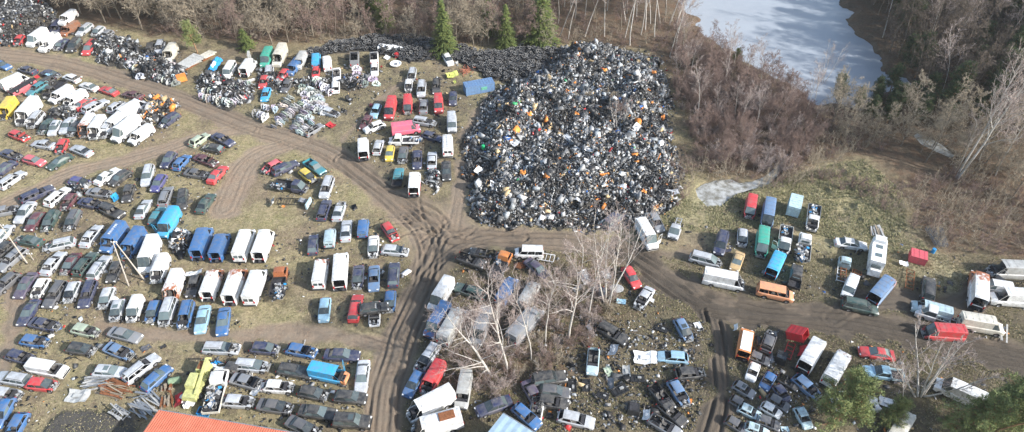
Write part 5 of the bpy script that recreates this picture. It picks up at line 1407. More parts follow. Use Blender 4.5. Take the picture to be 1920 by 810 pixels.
# stacked grey caravan roofs
def roofstack(px,py,deg,L,Wd,lab,n_=3,col='grey white'):
    g=MB()
    for k in range(n_):
        o=Vector((k*.35,-k*.3,.5+k*.38)); 
        g.box(o,(L,Wd,.1),rot=Euler((.10*k-.12,.12-.05*k,.06*k)).to_matrix())
        for q in range(5): g.box(o+Vector((-L/2+L*(q+.5)/5,0,.07)),(.06,Wd*.9,.05),rot=Euler((.10*k-.12,.12-.05*k,.06*k)).to_matrix())
    g.box((0,0,.2),(L*.8,Wd*.7,.4),1)
    return shape('roof_panel_stack',g,[M['sheet'],M['rust']],px,py,deg,lab,'scrap stack',col)
roofstack(352,120,330,5.2,3.0,'stack of large pale grey caravan roofs beside the blue tarpaulin'); roofstack(385,104,330,3.6,2.2,'two pale beige roof panels with a brown strip behind the blue tarpaulin',2,'cream')
# blue tarpaulin draped over a frame
g=MB(); n_=10; Pp=[[Vector((-2.6+5.2*i/n_,(-1.1+2.2*j/n_)*(1-.3*i/n_), 1.5-.9*abs(j/n_-.5)*2+.12*math.sin(i*1.9+j)+.1*math.cos(j*2.3))) for j in range(n_+1)] for i in range(n_+1)]
for i in range(n_):
    for j in range(n_): g.quad([Pp[i][j],Pp[i+1][j],Pp[i+1][j+1],Pp[i][j+1]],1 if (3<=j<=6 and 3<i<8) else 0)
M['tarp']=simple('blue_tarpaulin',(.03,.25,.55),.5,.3,var=.2); M['whitesheet']=simple('white_plastic',(.75,.76,.76),.5,.3,var=.1); M['tin']=simple('galvanised_sheet',(.27,.285,.30),.45,.5,.4,var=.25)
shape('tarpaulin',g,[M['tarp'],M['whitesheet']],402,124,122,'crumpled blue tarpaulin with a white patch beside the white minibus','tarpaulin')
g=MB(); g.box((0,0,.55),(1.9,1.5,1.1),taper=.94); g.box((0,0,1.13),(1.95,1.55,.06)); g.box((-1.3,0,.5),(.7,1.3,.9),1,taper=.8)
shape('storage_box',g,[M['sheet'],M['bare']],341,148,345,'orange topped box with a pale cab front at the roadside','box','orange',z=.3)
# hull, small boat
g=MB(); n_=8
for i in range(n_):
    for j in range(6):
        def H_(a,b): u=a/n_; wd=1.15*(1-(max(0,u-.45)/.55)**2); an=math.pi*b/6; return (-3+6*u, math.cos(an)*wd, .15+math.sin(an)*(.9 if u<.5 else .9-.4*(u-.5)))
        g.quad([H_(i,j),H_(i+1,j),H_(i+1,j+1),H_(i,j+1)])
g.box((-3,0,.5),(.1,2.1,.8))
shape('boat_hull',g,[M['whitesheet']],735,91,5,'white upturned boat hull against the tyre heap','boat',z=.4)
g=MB(); g.lathe((0,0,.1),'z',[(0,.05),(.9,.1),(1.25,.45),(1.3,.6),(1.15,.62),(1.0,.4),(.0,.35,1)],12); g.box((.1,.1,.55),(.7,.5,.3),1)
shape('bathing_tub',g,[M['whitesheet'],M['tin']],742,120,80,'round white moulded tub filled with pale junk','tub')
def sheetpc(px,py,deg,lab,col,k=0,s=1.0,z=.35,cat='car part',nm='body_panel',rot=(0,0),zr=.5):
    p=P(px,py,zr); o=inst(nm,SHM[k%4],None,(p.x,p.y,gz(p.x,p.y)+z),(*CN[col],0),(rot[0],rot[1],heading(px,py,deg,zr)),(s,s,s)); return tag(o,lab,cat)
sheetpc(726,107,20,'square white sheet panel leaning below the boat hull','white',1,.9,.5,rot=(.3,0)); sheetpc(744,103,80,'crumpled red wing between boat hull and round tub','red',2,.8,.6,rot=(.4,.3))
sheetpc(848,141,350,'lime yellow bonnet on black wheels beside the tyre heap','lime',3,1.2,.7,rot=(.1,0)); sheetpc(853,152,70,'lime yellow wing folded down beside the lime bonnet','lime',0,.6,.5,rot=(.4,.2))
sheetpc(715,125,80,'small red body piece against the tall white wreck pile','red',1,.5,.5,rot=(.8,0)); sheetpc(709,176,95,'white sheet piece standing alone on grass above the red van','white',1,.6,.5,rot=(1.0,0))
sheetpc(621,235,30,'bright red cut front wing lying alone on grass at the road bend','red',2,1.0,.35); sheetpc(604,212,10,'long pale bonnet in front of the silver cut off car','silver',0,1.0,.3)
sheetpc(686,218,110,'upright dark red wing at the edge of the van plot','maroon',2,.9,.6,rot=(.7,0)); sheetpc(683,236,70,'red crushed wing below the upright dark red wing','red',1,.7,.5,rot=(.5,.2)); sheetpc(696,196,130,'flat dark red door beside the light blue shell','maroon',0,.7,.3)
sheetpc(143,739,4,'long pale corrugated sheet lying above the dark gravel','grey white',3,1.4,.25); sheetpc(366,518,170,'white curved roof panel lying against the rusty topped van','white',2,1.3,1.2,rot=(.3,.1))
sheetpc(328,457,150,'pale bent panel in the tangle beside the blue vans','grey white',1,1.0,.5); sheetpc(349,447,110,'silver bonnet leaning by the tall dark post','silver',2,.8,.6,rot=(.3,0))
sheetpc(272,649,330,'black rectangular panel lying on open grass','dark grey',0,.85,.1); sheetpc(304,646,330,'small black bracket on open grass near the black panel','black',1,.5,.1)
sheetpc(1311,608,60,'white rear door lying flat beside the black ruts','white',1,.9,.1); sheetpc(1505,658,105,'curved red wing beside the white van with open rear','red',2,1.0,.7,rot=(.8,0))
sheetpc(1380,613,100,'white van door ajar beside the orange van','white',1,.7,.6,rot=(.9,0)); sheetpc(1175,694,80,'pale bent body strip in the strewn parts','grey white',3,.8,.3,rot=(.3,.5)); sheetpc(1141,694,60,'pale green long body strip in the strewn parts','mint',0,.9,.3,rot=(.2,.1))
sheetpc(1150,655,110,'silver curved wing among the strewn parts','silver',2,1.0,.4,rot=(.4,0)); sheetpc(1210,668,5,'large white pressed roof frame with holes among strewn parts','white',3,1.5,.35); sheetpc(1145,717,100,'grey twisted wing strip below the pale green strip','grey',1,.9,.35,rot=(.5,.3))
sheetpc(1097,520,50,'white torn panel between two birches in the grove','white',2,1.2,.4,rot=(.2,.3)); sheetpc(1085,540,160,'long pale strip lying in the birch grove','grey white',0,1.1,.3); sheetpc(1123,545,30,'grey panel leaning on the three stemmed birch','grey',3,1.1,.6,rot=(.6,0)); sheetpc(1137,515,60,'grey folded panel behind the three stemmed birch','grey white',1,1.0,.5)
sheetpc(1105,612,60,'bright metal bracket at the foot of a slim birch','white',1,.6,.3,rot=(.7,.3)); sheetpc(1165,564,10,'light blue wing beside the stripped silver saloon','light blue',2,.7,.35); sheetpc(1222,560,20,'small white plastic part beside the stripped silver saloon','white',1,.5,.35)
sheetpc(1212,777,100,'white corner panel on a black axle frame','white',1,.9,.5,rot=(.5,0)); sheetpc(1694,495,10,'white van door lying near the red box','white',1,.8,.5); sheetpc(1640,695,160,'turquoise wing in front of the light blue pickup','bright blue',1,.6,.6)
sheetpc(1665,753,20,'white rounded boot lid fallen under the brush','white',2,1.1,.5); sheetpc(1473,802,0,'small pale blue square panel at the photo bottom edge','pale blue',1,.6,.2); sheetpc(1735,478,20,'x','red') if False else None
sheetpc(94,144,10,'light blue bonnet lying on the navy saloons','light blue',1,.8,1.2); sheetpc(70,146,30,'red bonnet lying beyond the overturned van','red',0,.8,.9); sheetpc(216,370,60,'sky blue and white torn front panel in the rows','bright blue',2,.9,.5,rot=(.3,.2)); sheetpc(100,571,15,'white square panel on grass below the middle row','white',1,.55,.1)
sheetpc(150,595,80,'white and grey broken bumper on grass above the mint hatchback','white',0,.6,.3,rot=(.4,0)); sheetpc(483,728,130,'large white bonnet leaning on the grey saloon','white',3,1.0,.6,rot=(.3,.2))
for k,(x,y,d) in enumerate([(1073,722,88),(1099,722,88),(1162,732,335),(1195,709,2),(1240,616,20),(1130,742,20)]):
    g=MB(); g.box((0,0,.15),(2.0,1.1,.08)); 
    for s in(1,-1): g.box((0,s*.52,.24),(2.0,.1,.16))
    for q in range(4): g.box((-.8+.5*q,0,.2),(.12,1.0,.1)); 
    g.box((.3,.1,.3),(.5,.3,.2),1)
    shape('floor_pan',g,[M['dark'],M['engine']],x,y,d,['black floor pan lying beside the brush at the grove edge','grey and black floor pan below the pale blue shell','long black floor pan with white bolts pointing uphill','dark grey floor pan beside the pale bent strip','black floor piece with white edge beside the steel blue hatchback','small black floor pan lying on bare soil'][k],'car part',s=[1,.95,1.15,1,.9,.8][k],zref=.2)
# seat, black tub
g=MB(); g.box((0,0,.3),(.9,1.0,.4)); g.box((-.45,0,.75),(.3,.95,.9),rot=Euler((0,-.3,0)).to_matrix()); g.box((.2,0,.52),(.4,.6,.06),1); shape('car_seat',g,[M['dark'],M['bare']],655,187,20,'black car seat unit standing alone on grass','seat')
g=MB(); g.box((0,0,.45),(1.7,1.7,.9),taper=.8); g.box((0,0,.91),(1.1,1.1,.1),1); shape('plastic_tank',g,[M['dark'],M['interior']],1188,765,10,'black box shaped shell standing alone on bare soil','tank')
# ladder frames
def ladder(px,py,deg,L,Wd,mat,lab,n_=5,zr=.5,z=.45,th=.09):
    g=MB()
    for s in(1,-1): g.bar((-L/2,s*Wd/2,z),(L/2,s*Wd/2,z),th)
    for k in range(n_): x=-L/2+L*k/(n_-1); g.bar((x,-Wd/2,z),(x,Wd/2,z),th*.8)
    for s in(1,-1):
        for x in(-L/2+.2,L/2-.2): g.bar((x,s*Wd/2,z),(x,s*Wd/2,0),th)
    return shape('chassis_frame',g,[mat],px,py,deg,lab,'chassis frame',zref=zr)
M['whitemetal']=simple('white_painted_steel',(.68,.69,.69),.5,.4,var=.15)
ladder(1024,483,10,2.6,1.5,M['whitemetal'],'white ladder frame behind the white minibus cab'); ladder(1578,513,96,3.2,1.2,M['whitemetal'],'pale ladder frame in front of the pale blue cab'); ladder(1706,524,95,4.2,1.1,M['rust'],'rusty ladder chassis below the red box',6)
ladder(1797,604,18,4.6,1.3,M['whitemetal'],'white ladder frame behind the white cab, above the red van'); ladder(1607,510,20,1.3,.8,M['rust'],'small rusty frame beside the white cab'); ladder(1481,655,110,3.0,1.0,simple('red_steel',(.55,.05,.05),.5,.4),'red ladder chassis under the tipped red box')
ladder(1890,535,5,4.8,1.5,M['dark'],'long black chassis frame between the two big white vans',8,z=.8); ladder(228,778,30,2.4,1.1,M['tin'],'grey truck ladder rack beside the rusty beams',6)
ladder(553,376,3,6.0,1.5,M['dark'],'long flat black trailer frame with pale ends',7)
g=MB(); g.box((2.9,0,.8),(.25,2.1,1.0)); shape('front_panel',g,[M['sheet']],549,378,8,'light blue curved panel closing the black trailer frame','car part','pale blue'); sheetpc(511,378,110,'upright grey curved panel at the far end of the trailer frame','grey white',1,1.1,.7,rot=(.9,0)); sheetpc(567,376,5,'grey flat board on the trailer frame','grey',0,.9,.75); sheetpc(531,386,10,'small orange part lying on the trailer frame','orange',1,.35,.6)
# truss frames
g=MB()
for q,(ox,lean) in enumerate(((0,.0),(.9,.12),(-.9,-.1))):
    for s in(-.35,.35):
        for h in(0,.5): g.bar((ox+s,-2.6,.3+h),(ox+s+lean*6,2.6,.9+h+q*.15),.07)
    for k in range(9):
        y=-2.5+k*.6; g.bar((ox-.35+lean*(y+2.6),y,.35+.11*k),(ox+.35+lean*(y+2.6),y+.55,.85+.11*k),.045); g.bar((ox-.35+lean*(y+2.6),y,.85+.11*k),(ox+.35+lean*(y+2.6),y,.35+.11*k),.045)
shape('lattice_truss',g,[simple('blue_grey_steel',(.13,.17,.22),.5,.4,.3)],1757,446,0,'stack of grey blue steel lattice trusses in the brush','steel truss',s=.72)
g=MB(); g.lathe((0,0,0),'z',[(0,.02),(.3,0),(.3,.8),(.27,.84),(0,.84)],12); shape('plastic_drum',g,[M['tarp']],1750,471,0,'small blue drum at the foot of the steel trusses','drum'); 
g=MB(); g.lathe((0,0,0),'z',[(0,.02),(.3,0),(.3,.8),(.27,.84),(0,.84)],12); shape('plastic_drum',g,[simple('green_plastic',(.02,.4,.15),.4,.4)],906,275,0,'round green drum on the left slope of the scrap heap','drum',z=1.6,zref=2.3)
boxbody(1721,482,15,2.3,1.9,1.3,'faded red','faded red box with pale front beside the rusty ladder chassis',z=.2,cat='box',name='storage_box')
# tipped red box body
p=P(1500,625,1.3); rb=boxbody(1500,625,30,2.4,1.7,1.3,'red','dark red open box tipped on the red ladder chassis',z=.9,cat='tipper body',name='tipper_body',open_=True); rb.rotation_euler[1]=-.45
g=MB(); g.box((0,0,.6),(1.7,1.6,1.2),taper=.85); g.box((.4,0,1.2),(.6,1.2,.12),1); shape('truck_cab',g,[M['dark'],M['glass']],1465,670,110,'black truck cab tilted off the red ladder chassis','truck cab')
# timber
def planks(px,py,deg,n_,L,mats,lab,cat,spread=.9,nm='timber_pile',zr=.3):
    g=MB(); r2=random.Random(int(px*7+py))
    for k in range(n_):
        g.box((r2.uniform(-.4,.4)*L*.4,r2.uniform(-spread,spread),.1+.09*(k%7)+r2.uniform(0,.05)),(L*r2.uniform(.6,1),r2.uniform(.12,.3),.06),k%len(mats),rot=Euler((r2.uniform(-.1,.1),r2.uniform(-.12,.12),r2.uniform(-.25,.25))).to_matrix())
    return shape(nm,g,mats,px,py,deg,lab,cat,zref=zr)
planks(1644,440,70,26,3.2,[M['wood'],M['greywood']],'heap of weathered boards above the motorhome','timber'); planks(214,728,14,26,4.2,[M['rust'],M['wood'],M['rust']],'pile of rusty beams and pale timber above the dark gravel','beams',1.2,'beam_pile')
planks(180,716,350,14,3.6,[M['greywood'],M['tin']],'scattered grey poles between red hatchback and rusty beams','poles',.8,'pole_pile'); planks(275,760,35,20,4.0,[M['tin'],M['greywood']],'pile of galvanised sheets and boards beside the red roof','metal sheets',1.6,'sheet_pile'); planks(262,752,355,5,2.6,[M['tin']],'broad pale metal sheets on top beside the red roof','metal sheets',1.2,'sheet_pile')
planks(227,780,35,8,3.0,[M['greywood']],'loose boards leaning over the dark gravel bank','timber',.6); planks(312,725,95,16,1.4,[M['rust'],M['wood']],'stack of salmon coloured bricks and rust boxes beside the blue hatchback','bricks',.7,'brick_stack'); planks(313,753,80,18,1.6,[M['rust'],M['wood']],'lower stack of brown rust boxes near the red roof','bricks',.8,'brick_stack')
planks(918,131,80,9,2.2,[M['wood']],'wooden pallet leaning by the tyre heap','pallet',.7,'wooden_pallet'); planks(985,78,335,3,7.5,[M['birch']],'fallen pale birch trunk across the tyre heap','log',.1,'fallen_log'); planks(1012,688,60,2,3.0,[M['concrete']],'short pale log on the ground in the grove','log',.05,'fallen_log')
planks(1768,690,60,3,3,[M['greywood']],'x','x') if False else None
planks(1882,625,95,5,3.6,[M['greywood']],'dark timber post pile right of the mossy cream van','timber',.4)
# pink rusted wire tangle
g=MB(); r2=random.Random(4)
for k in range(70): a=Vector((r2.gauss(0,.7),r2.gauss(0,.7),r2.uniform(0,.9))); g.bar(a,a+rv2 if False else a+Vector((r2.uniform(-.7,.7),r2.uniform(-.7,.7),r2.uniform(-.4,.5))),.06)
shape('wire_tangle',g,[simple('orange_rust',(.45,.17,.11),.8,.2)],872,132,0,'tangle of orange red rods at the end of the tyre heap','scrap rods')
# digger / crane wreck
e=empty('mobile_crane',(P(370,715,1).x,P(370,715,1).y,0),heading(370,715,115,1)); ye=(.52,.53,.22,0)
g=MB(); g.box((0,0,.8),(5.6,1.9,.5)); g.box((-1.9,.2,1.5),(1.7,1.3,1.1),taper=.92); g.box((2.0,0,1.15),(1.5,1.8,.35)); inst('chassis',g.mesh('crane_chassis',[M['sheet']]),e,None,ye)
g=MB(); g.box((.4,-.3,1.65),(2.2,1.2,.9),taper=.9); inst('engine_cover',g.mesh('engine_cover',[M['sheet']]),e,None,ye)
g=MB(); g.bar((2.2,.7,1.3),(-2.6,.75,2.6),.34,.34); g.bar((-2.6,.75,2.6),(-3.4,.6,1.4),.26); inst('boom',g.mesh('boom',[M['sheet']]),e,None,ye)
g=MB(); g.box((-1.9,.2,2.08),(1.3,1.0,.06)); inst('cab_roof',g.mesh('cab_roof',[M['rust']]),e)
for x in(-2,1.8):
    for s in(1,-1): inst('wheel',MESHC['wheel'],e,(x,s*.95,.42),None,None,(1.4,1.4,1.4))
tag(e,'lime yellow crane truck wreck with folded boom beside the white flatbed','crane truck')
g=MB(); r2=random.Random(8)
for k in range(46): g.box((r2.uniform(-1.5,1.5),r2.uniform(-.7,.7),r2.uniform(.1,.5)),(r2.uniform(.2,.8),r2.uniform(.2,.6),r2.uniform(.05,.3)),r2.choice((0,0,1,2,3,4)),rot=Euler((r2.uniform(-.6,.6),r2.uniform(-.6,.6),r2.uniform(0,3))).to_matrix())
LOADM=[M['engine'],M['engine2'],M['bare'],M['dark'],M['tarp']]
load=g.mesh('load',LOADM)
def loadat(px,py,deg,z,lab,s=1.0,zr=1.2): p=P(px,py,zr); o=inst('scrap_load',load,None,(p.x,p.y,gz(p.x,p.y)+z),None,(0,0,heading(px,py,deg,zr)),(s,s,s)); tag(o,lab,'scrap load')
loadat(397,745,284,.95,'jumbled scrap with a blue sheet filling the white flatbed truck',1.1); loadat(523,545,282,.85,'black engine scrap filling the bed of the rusty cabbed truck'); loadat(1503,475,276,.9,'black and silver engines filling the long white truck bed',1.15); loadat(1526,393,98,.85,'loose bars in the bed of the white truck by the wet scrub',.8); loadat(936,487,298,.9,'seats and hose in the black bed of the orange cabbed truck',.8); loadat(520,345,10,.6,'black motor parts lying on the navy cabbed truck frame',.9)
loadat(780,260,180,.8,'red and black scrap on the white flatbed under the pink van',.8); loadat(1473,430,98,.9,'red and white junk behind the white truck cab',.6)
g=MB(); g.lathe((0,0,.5),'x',[(0,-.8),(.45,-.75),(.5,-.6),(.5,.6),(.45,.75),(0,.8)],14); shape('oil_tank',g,[simple('mossy_green_tank',(.22,.30,.19),.7,.2)],327,713,350,'mossy pale green tank between blue hatchback and crane truck','tank')
g=MB(); [g.box((r2.uniform(-.8,.8),r2.uniform(-.5,.5),.2+r2.uniform(0,.5)),(.6,.5,.4),rot=Euler((r2.random(),r2.random(),r2.random())).to_matrix(),taper=.8) for k in range(12)]; shape('waste_bags',g,[M['whitesheet']],350,750,80,'heap of white bags below the crane truck','bags'); sheetpc(335,749,95,'folded red plastic sheet next to the white bags','red',2,1.0,.5,rot=(.4,0))
g=MB(); g.box((0,0,.35),(1.4,1.0,.7),taper=1.08); g.box((0,0,.7),(1.2,.8,.05),1); [g.box((-.6+.3*k,0,.36),(.05,1.12,.6)) for k in range(5)]; shape('plastic_crate',g,[M['tarp'],M['interior']],381,770,5,'ribbed blue crate at the eaves of the red roof','crate')
g=MB(); [g.box((r2.uniform(-.7,.7),r2.uniform(-.7,.7),r2.uniform(.1,.4)),(.6,.5,.15),k%2,rot=Euler((r2.random(),r2.random(),r2.random()*3)).to_matrix()) for k in range(12)]; shape('plastic_waste',g,[M['tarp'],M['whitesheet']],401,683,0,'blue and white plastic waste above the white flatbed cab','rubbish')
g=MB(); g.lathe((0,0,.3),'x',[(.01,-.1),(1.0,-.04),(1.1,0),(1.0,.05),(.01,.1)],16); shape('round_cover',g,[M['greywood']],1156,536,80,'grey round cover lying between the birches','cover',z=.2,rot=(0,1.35)); 
g=MB(); n_=8
for i in range(n_):
    for j in range(8):
        def D_(a,b): t=math.pi*a/n_/2; f=2*math.pi*b/8; return (1.15*math.cos(t)*math.cos(f),.75*math.cos(t)*math.sin(f),.45*math.sin(t))
        g.quad([D_(i,j),D_(i,j+1),D_(i+1,j+1),D_(i+1,j)])
shape('car_roof',g,[M['rust']],976,496,0,'rusty orange domed car roof beside the white minibus cab','car part'); 
# ---- poles
def pole(px,py,h,lab,legs=((0,0),),r1=.085,top=(0,0),mat=None):
    p=P(px,py); e=empty('utility_pole',(p.x,p.y,gz(p.x,p.y)))
    for k,(ox,oy) in enumerate(legs):
        g=MB(); g.bar((ox,oy,-.3),(ox*.1+top[0],oy*.1+top[1],h),r1*2,n=8,w2=r1*1.2); g.build('shaft',mat or M['concrete'],e)
    g=MB(); g.bar((top[0]-.45,top[1],h-.25),(top[0]+.45,top[1],h-.25),.07); g.build('crossarm',M['bare'],e)
    for s in(-.4,0,.4): g=MB(); g.lathe((top[0]+s,top[1],h-.2),'z',[(0,0),(.06,.02),(.05,.2),(0,.24)],8); g.build('insulator',M['whitesheet'],e)
    return tag(e,lab,'pole')
pole(50,492,8.5,'single tall pale concrete utility pole in the silver car row'); pole(256,530,9.0,'twin legged pale utility pole standing before the white vans',((1.1,.5),(-1.0,-.6)))
pole(62,486,1.6,'short pale marker post beside the single utility pole',r1=.05)
# ---- halls
def hall(A,B,depth,zE,mat,lab,ribs,rise,nm,wallmat):
    a=P(*A,zE); b=P(*B,zE); u=(b-a); u.z=0; u.normalize(); v=Vector((u.y,-u.x,0)); Lh=62 if nm=='storage_hall' else 14
    e=empty(nm,(a.x,a.y,0)); Rm=Matrix(((u.x,v.x,0),(u.y,v.y,0),(0,0,1)))
    def Wd(x,y,z): q=Rm@Vector((x,y,z)); return tuple(q)
    g=MB(); nr=int(Lh/ribs); 
    for k in range(nr*2):
        x0=k*ribs/2; x1=x0+ribs/2; z0,z1=(0,.05) if k%2==0 else (.05,0)
        g.quad([Wd(x0,0,zE+z0),Wd(x0,depth,zE+rise+z0),Wd(x1,depth,zE+rise+z1),Wd(x1,0,zE+z1)])
    ro=g.build('roof',mat,e)
    g=MB(); g.quad([Wd(0,0,zE-.12),Wd(Lh,0,zE-.12),Wd(Lh,0,zE+.02),Wd(0,0,zE+.02)][::-1]); g.quad([Wd(0,0,zE-.12),Wd(0,depth,zE+rise-.12),Wd(0,depth,zE+rise+.02),Wd(0,0,zE+.02)]); g.bar(Wd(0,-.08,zE-.08),Wd(Lh,-.08,zE-.08),.14,n=6); g.build('gutter',M['tin'],ro) 
    g=MB(); o=.35
    g.quad([Wd(o,o,-.2),Wd(Lh,o,-.2),Wd(Lh,o,zE),Wd(o,o,zE)]); g.quad([Wd(o,o,-.2),Wd(o,depth,-.2),Wd(o,depth,zE+rise),Wd(o,o,zE)]); g.quad([Wd(Lh,o,-.2),Wd(Lh,depth,-.2),Wd(Lh,depth,zE+rise),Wd(Lh,o,zE)]); g.quad([Wd(o,depth,-.2),Wd(Lh,depth,-.2),Wd(Lh,depth,zE+rise),Wd(o,depth,zE+rise)]); g.build('wall',wallmat,e)
    for k in range(4): g=MB(); x=3+k*5; g.quad([Wd(x,o-.04,1.2),Wd(x+1.6,o-.04,1.2),Wd(x+1.6,o-.04,2.4),Wd(x,o-.04,2.4)]); g.build('window',M['glass'],e) if Lh>20 else None
    return tag(e,lab,'building')
m,n,b=newmat('red_roof_sheet',.5,.35); tc=N(n,'ShaderNodeTexCoord'); f=noise(n,.8,5,.7,tc.outputs['Object']); f2=noise(n,7,3,.7,tc.outputs['Object'])
n.links.new(mix(n,ramp(n,f2,[(.45,0),(.75,.5)]),mix(n,ramp(n,f,[(.35,0),(.7,1)]),(.50,.135,.075),(.62,.19,.115)),(.30,.09,.06)),b.inputs['Base Color']); M['redroof']=m
M['plaster']=simple('dull_plaster',(.42,.39,.34),.9,.1,var=.2); M['blueroof']=simple('pale_blue_sheet',(.30,.41,.50),.5,.3,var=.12,scale=1.2)
hall((297,769),(553,812),24,4.6,M['redroof'],'long storage hall with salmon red ribbed roof at the photo bottom','x' and .3,2.0,'storage_hall',M['plaster'])
hall((943,775),(1003,812),12,3.4,M['blueroof'],'flat pale blue sheet roof of a small shed','x' and 1.1,.3,'storage_shed',M['plaster'])
for v in VEH:
    if (v['x'],v['y']) in ((1398,640),(616,698)):
        S_=T['mlvan']; g=MB()
        if v['x']==1398: g.box(((S_['ws'][1]+S_['r'][1])/2,0,S_['H']+.075),(3.5,S_['wr']*1.7,.03)); inst('roof_skin',g.mesh('roof_skin',[M['sheet']]),v['o'],None,(*CN['white'],0))
        else:
            for c in v['o'].children:
                if c.name.split('.')[0]=='engine_bay': c.color=(.75,.28,.08,0)
            g=MB(); g.box((2.6,0,.75),(.25,1.7,.6),taper=.8); g.box((2.35,.55,1.05),(.7,.4,.1)); inst('front_wing',g.mesh('front_wing',[M['sheet']]),v['o'],None,(*CN['salmon'],0))
# gravel mound is ground; ditch bits. Litter around vehicles and heaps
pts=[]; rs2=np.random.RandomState(12)
for v in VEH:
    if v.get('small'): continue
    l=v['o'].location
    for k in range(26): a=rs2.rand()*6.28; d=1.0+abs(rs2.randn())*1.4; x,y=l.x+math.cos(a)*d*1.2,l.y+math.sin(a)*d; pts.append((x,y,gz(x,y)+.07))
for k in range(1500):
    x,y=P(rs2.uniform(0,1900),rs2.uniform(430,810))[:2]; pts.append((x,y,gz(x,y)+.04))
LP=np.array([.40,.18,.14,.14,.07,.03,.008,.03,.01,.01,0,.02]); LP/=LP.sum()
def offroad(pts):
    out=[]; mk=mask.reshape(ny,nx,4)
    for x,y,z in pts:
        i=int((x+136)/.22)+core_x0; j=int((y-41)/.22)+core_y0
        if 0<=i<nx and 0<=j<ny and mk[j,i,0]<.3: out.append((x,y,z))
    return out
pts=offroad(pts)
li=fragments('scattered_debris',np.array(pts),rs2,.06,.5,pw=LP,flat=.5); tag(li,'small broken car parts strewn on the ground between the wrecks','debris',kind='stuff')
pts=[]
for k in range(2200):
    t=rs2.rand(); a=P(rs2.uniform(640,900),rs2.uniform(100,330)) if t<.3 else P(rs2.uniform(1040,1320),rs2.uniform(600,805)); pts.append((a.x,a.y,gz(a.x,a.y)+.05))
for poly in (HEAP,):
    for k in range(2500):
        i=rs2.randint(len(poly)); a,b_=poly[i],poly[(i+1)%len(poly)]; t=rs2.rand(); q=P(a[0]+(b_[0]-a[0])*t+rs2.randn()*9,a[1]+(b_[1]-a[1])*t+rs2.randn()*7); pts.append((q.x,q.y,gz(q.x,q.y)+.06))
pts=offroad(pts)
li=fragments('scattered_debris',np.array(pts),rs2,.08,.6,pw=LP,flat=.5); tag(li,'scrap crumbs strewn round the foot of the scrap heap','debris',kind='stuff')
# darker ground colour around each standing vehicle, edge broken up by noise
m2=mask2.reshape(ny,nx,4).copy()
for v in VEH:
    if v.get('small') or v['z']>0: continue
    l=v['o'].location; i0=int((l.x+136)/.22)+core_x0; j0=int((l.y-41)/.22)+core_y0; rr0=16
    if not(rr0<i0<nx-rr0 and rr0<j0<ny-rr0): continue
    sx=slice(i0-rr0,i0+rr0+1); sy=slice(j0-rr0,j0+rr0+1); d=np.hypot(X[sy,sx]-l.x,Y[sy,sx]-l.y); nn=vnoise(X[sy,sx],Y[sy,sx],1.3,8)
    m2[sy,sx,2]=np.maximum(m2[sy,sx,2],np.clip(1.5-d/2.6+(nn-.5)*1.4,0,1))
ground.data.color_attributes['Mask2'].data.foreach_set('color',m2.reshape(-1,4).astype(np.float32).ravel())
# ================================================================ AIR
g=MB(); g.box((0,90,39.5),(4800,4800,86)); m=bpy.data.materials.new('haze'); m.use_nodes=True; n=m.node_tree; n.nodes.clear()
o_=n.nodes.new('ShaderNodeOutputMaterial'); v_=n.nodes.new('ShaderNodeVolumePrincipled'); v_.inputs['Color'].default_value=(.86,.9,.95,1); v_.inputs['Density'].default_value=.00015; v_.inputs['Anisotropy'].default_value=.2
n.links.new(v_.outputs[0],o_.inputs['Volume']); tag(g.build('haze',m),'thin even daylight haze over the whole yard','haze',kind='stuff')
# ================================================================ LABELS that single each vehicle out
AREAS=[ # polygon in the photo, phrase
 ([(-9,-9),(345,-9),(345,120),(150,112),(-9,95)],'in the roadside row below the wood'),
 ([(345,60),(690,60),(690,250),(345,250)],'in the wreck strip below the wood'),
 ([(640,80),(880,80),(880,380),(660,380)],'in the plot left of the scrap heap'),
 ([(-9,95),(150,112),(350,180),(350,260),(180,300),(-9,345)],'in the block by the top road'),
 ([(260,235),(450,235),(450,350),(260,350)],'in the group at the road fork'),
 ([(480,280),(650,280),(650,425),(480,425)],'in the group beside the road bend'),
 ([(-9,300),(260,300),(260,425),(-9,425)],'in the left rows above the utility pole'),
 ([(230,340),(420,340),(420,430),(230,430)],'near the bright blue van'),
 ([(-9,420),(250,420),(250,520),(-9,520)],'in the row at the utility poles'),
 ([(-9,505),(260,505),(260,600),(-9,600)],'in the row below the utility poles'),
 ([(230,400),(560,400),(560,575),(230,575)],'in the big van rows'),
 ([(230,560),(450,560),(450,640),(230,640)],'in the row below the big vans'),
 ([(-9,590),(330,590),(330,830),(-9,830)],'in the rows above the dark gravel'),
 ([(380,630),(720,630),(720,830),(380,830)],'in the rows by the red roof'),
 ([(560,370),(790,370),(790,630),(560,630)],'in the columns by the junction'),
 ([(740,460),(1060,460),(1060,830),(740,830)],'beside the birch grove'),
 ([(1040,380),(1300,380),(1300,600),(1040,600)],'by the heap\'s lower edge'),
 ([(1040,590),(1345,590),(1345,830),(1040,830)],'on the strewn ground by the ruts'),
 ([(1290,340),(1700,340),(1700,600),(1290,600)],'in the plot below the pond'),
 ([(1690,430),(1930,430),(1930,650),(1690,650)],'by the muddy lane\'s far end'),
 ([(1350,590),(1930,590),(1930,830),(1350,830)],'in the plot right of the ruts')]
def area(v):
    if v.get('area'): return v['area']
    for pl,ph in AREAS:
        if poly_in(np.array([float(v['x'])]),np.array([float(v['y'])]),pl)[0]: return ph
    return 'in the yard'
def words(s): return len(s.replace('-',' ').split())
CATN={'high panel van':'van','long panel van':'long van','panel van':'van','saloon car':'saloon','estate car':'estate','small hatchback':'hatchback','flatbed truck':'truck','sheet panel':'panel'}
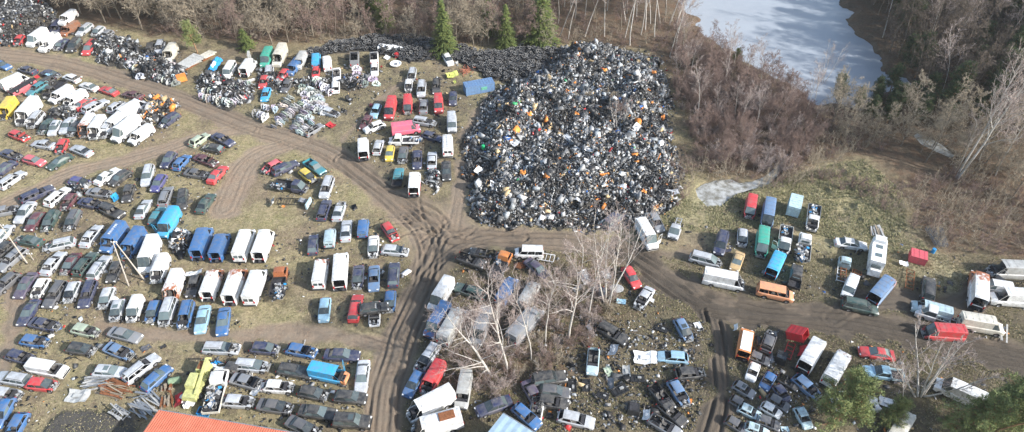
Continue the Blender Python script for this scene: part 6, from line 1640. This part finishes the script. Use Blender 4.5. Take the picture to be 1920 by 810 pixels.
for v in VEH:
    fl=v['fl']; st=[ph for k,ph in STATE if k in fl]
    if 's' in fl: st=[x for x in st if x not in('missing its front end','without windows')]
    if 'truck' in v['kind']: st=[x for x in st if True]
    adj=('rust patched ' if .2<v['rust']<.8 else '')+(v['extra']+' ' if v['extra'] else '')
    kd=v['kind']
    v['short']=v['col']+' '+CATN.get(kd,kd); v['full']=adj+v['col']+' '+kd; v['st']=st; v['ar']=area(v)
def dist(a,b): return math.hypot(a['x']-b['x'],(a['y']-b['y'])*1.25)
def rel(a,b): # where a is, seen from b
    dx,dy=a['x']-b['x'],(a['y']-b['y'])*1.25
    if abs(dx)>abs(dy)*1.3: return 'right of' if dx>0 else 'left of'
    return 'below' if dy>0 else 'above'
taken={}
def candidates(v):
    base=v['full']; s1=(' '+v['st'][0]) if v['st'] else ''; ar=v['ar']
    yield base+s1+' '+ar, lambda u: u['full']==base and u['ar']==ar and (not s1 or s1[1:] in u['st'])
    nb=sorted([u for u in VEH if u is not v and dist(u,v)<75 and not u.get('small')],key=lambda u:dist(u,v))[:7]
    for use in (s1,''):
        for u in nb:
            if u['short']==v['short']: continue
            r_=rel(v,u); ph='just '+r_+' the '+u['short']
            def test(w,use=use,u=u,r_=r_):
                if w['full']!=base or w['ar']!=ar: return False
                if use and use[1:] not in w['st']: return False
                return any(t is not w and t['short']==u['short'] and dist(t,w)<75 and rel(w,t)==r_ for t in VEH)
            yield base+use+' '+ph+' '+ar, test
    for i,u in enumerate(nb):
        for t in nb[i+1:]:
            if v['short'] in(u['short'],t['short']): continue
            yield base+' between the '+u['short']+' and the '+t['short']+' '+ar, (lambda w,u=u,t=t: w['full']==base and w['ar']==ar and all(any(q is not w and q['short']==k['short'] and dist(q,w)<75 for q in VEH) for k in(u,t)))
    for i,u in enumerate(nb):
        for t in nb[i+1:]:
            r_=rel(v,u); yield base+' '+r_+' the '+u['short']+' and '+rel(v,t)+' the '+t['short'], (lambda w,u=u,t=t,r_=r_: w['full']==base and all(any(q is not w and q['short']==k['short'] and dist(q,w)<75 and rel(w,q)==rr for q in VEH) for k,rr in((u,r_),(t,rel(v,t)))))
bad=0
for v in VEH:
    ok=None
    for c,test in candidates(v):
        if words(c)>15 or c in taken: continue
        if sum(1 for w_ in VEH if test(w_))==1: ok=c; break
    if not ok:
        same=sorted([u for u in VEH if u['full']==v['full'] and u['ar']==v['ar']],key=lambda u:u['x']); k=same.index(v); solo=len(same)==1
        words_=['first','second','third','fourth','fifth','sixth','seventh','eighth','ninth','tenth','eleventh','twelfth','thirteenth','fourteenth','fifteenth','sixteenth','seventeenth','eighteenth','nineteenth','twentieth']
        ok=words_[min(k,19)]+' '+v['full']+' from the left '+v['ar']; bad+=1
        ok=ok.replace('rust patched','rusty') if words(ok)>16 else ok
        while ok in taken: ok+=' again'
    taken[ok]=1; v['o']['label']=ok
    if not v.get('small'): v['o']['group']= {'car':'scrapped cars','van':'scrapped vans','pickup':'scrapped pickups','truck':'scrapped trucks'}[v['o']['category']]+' '+v['ar']
print('labels by order',bad)
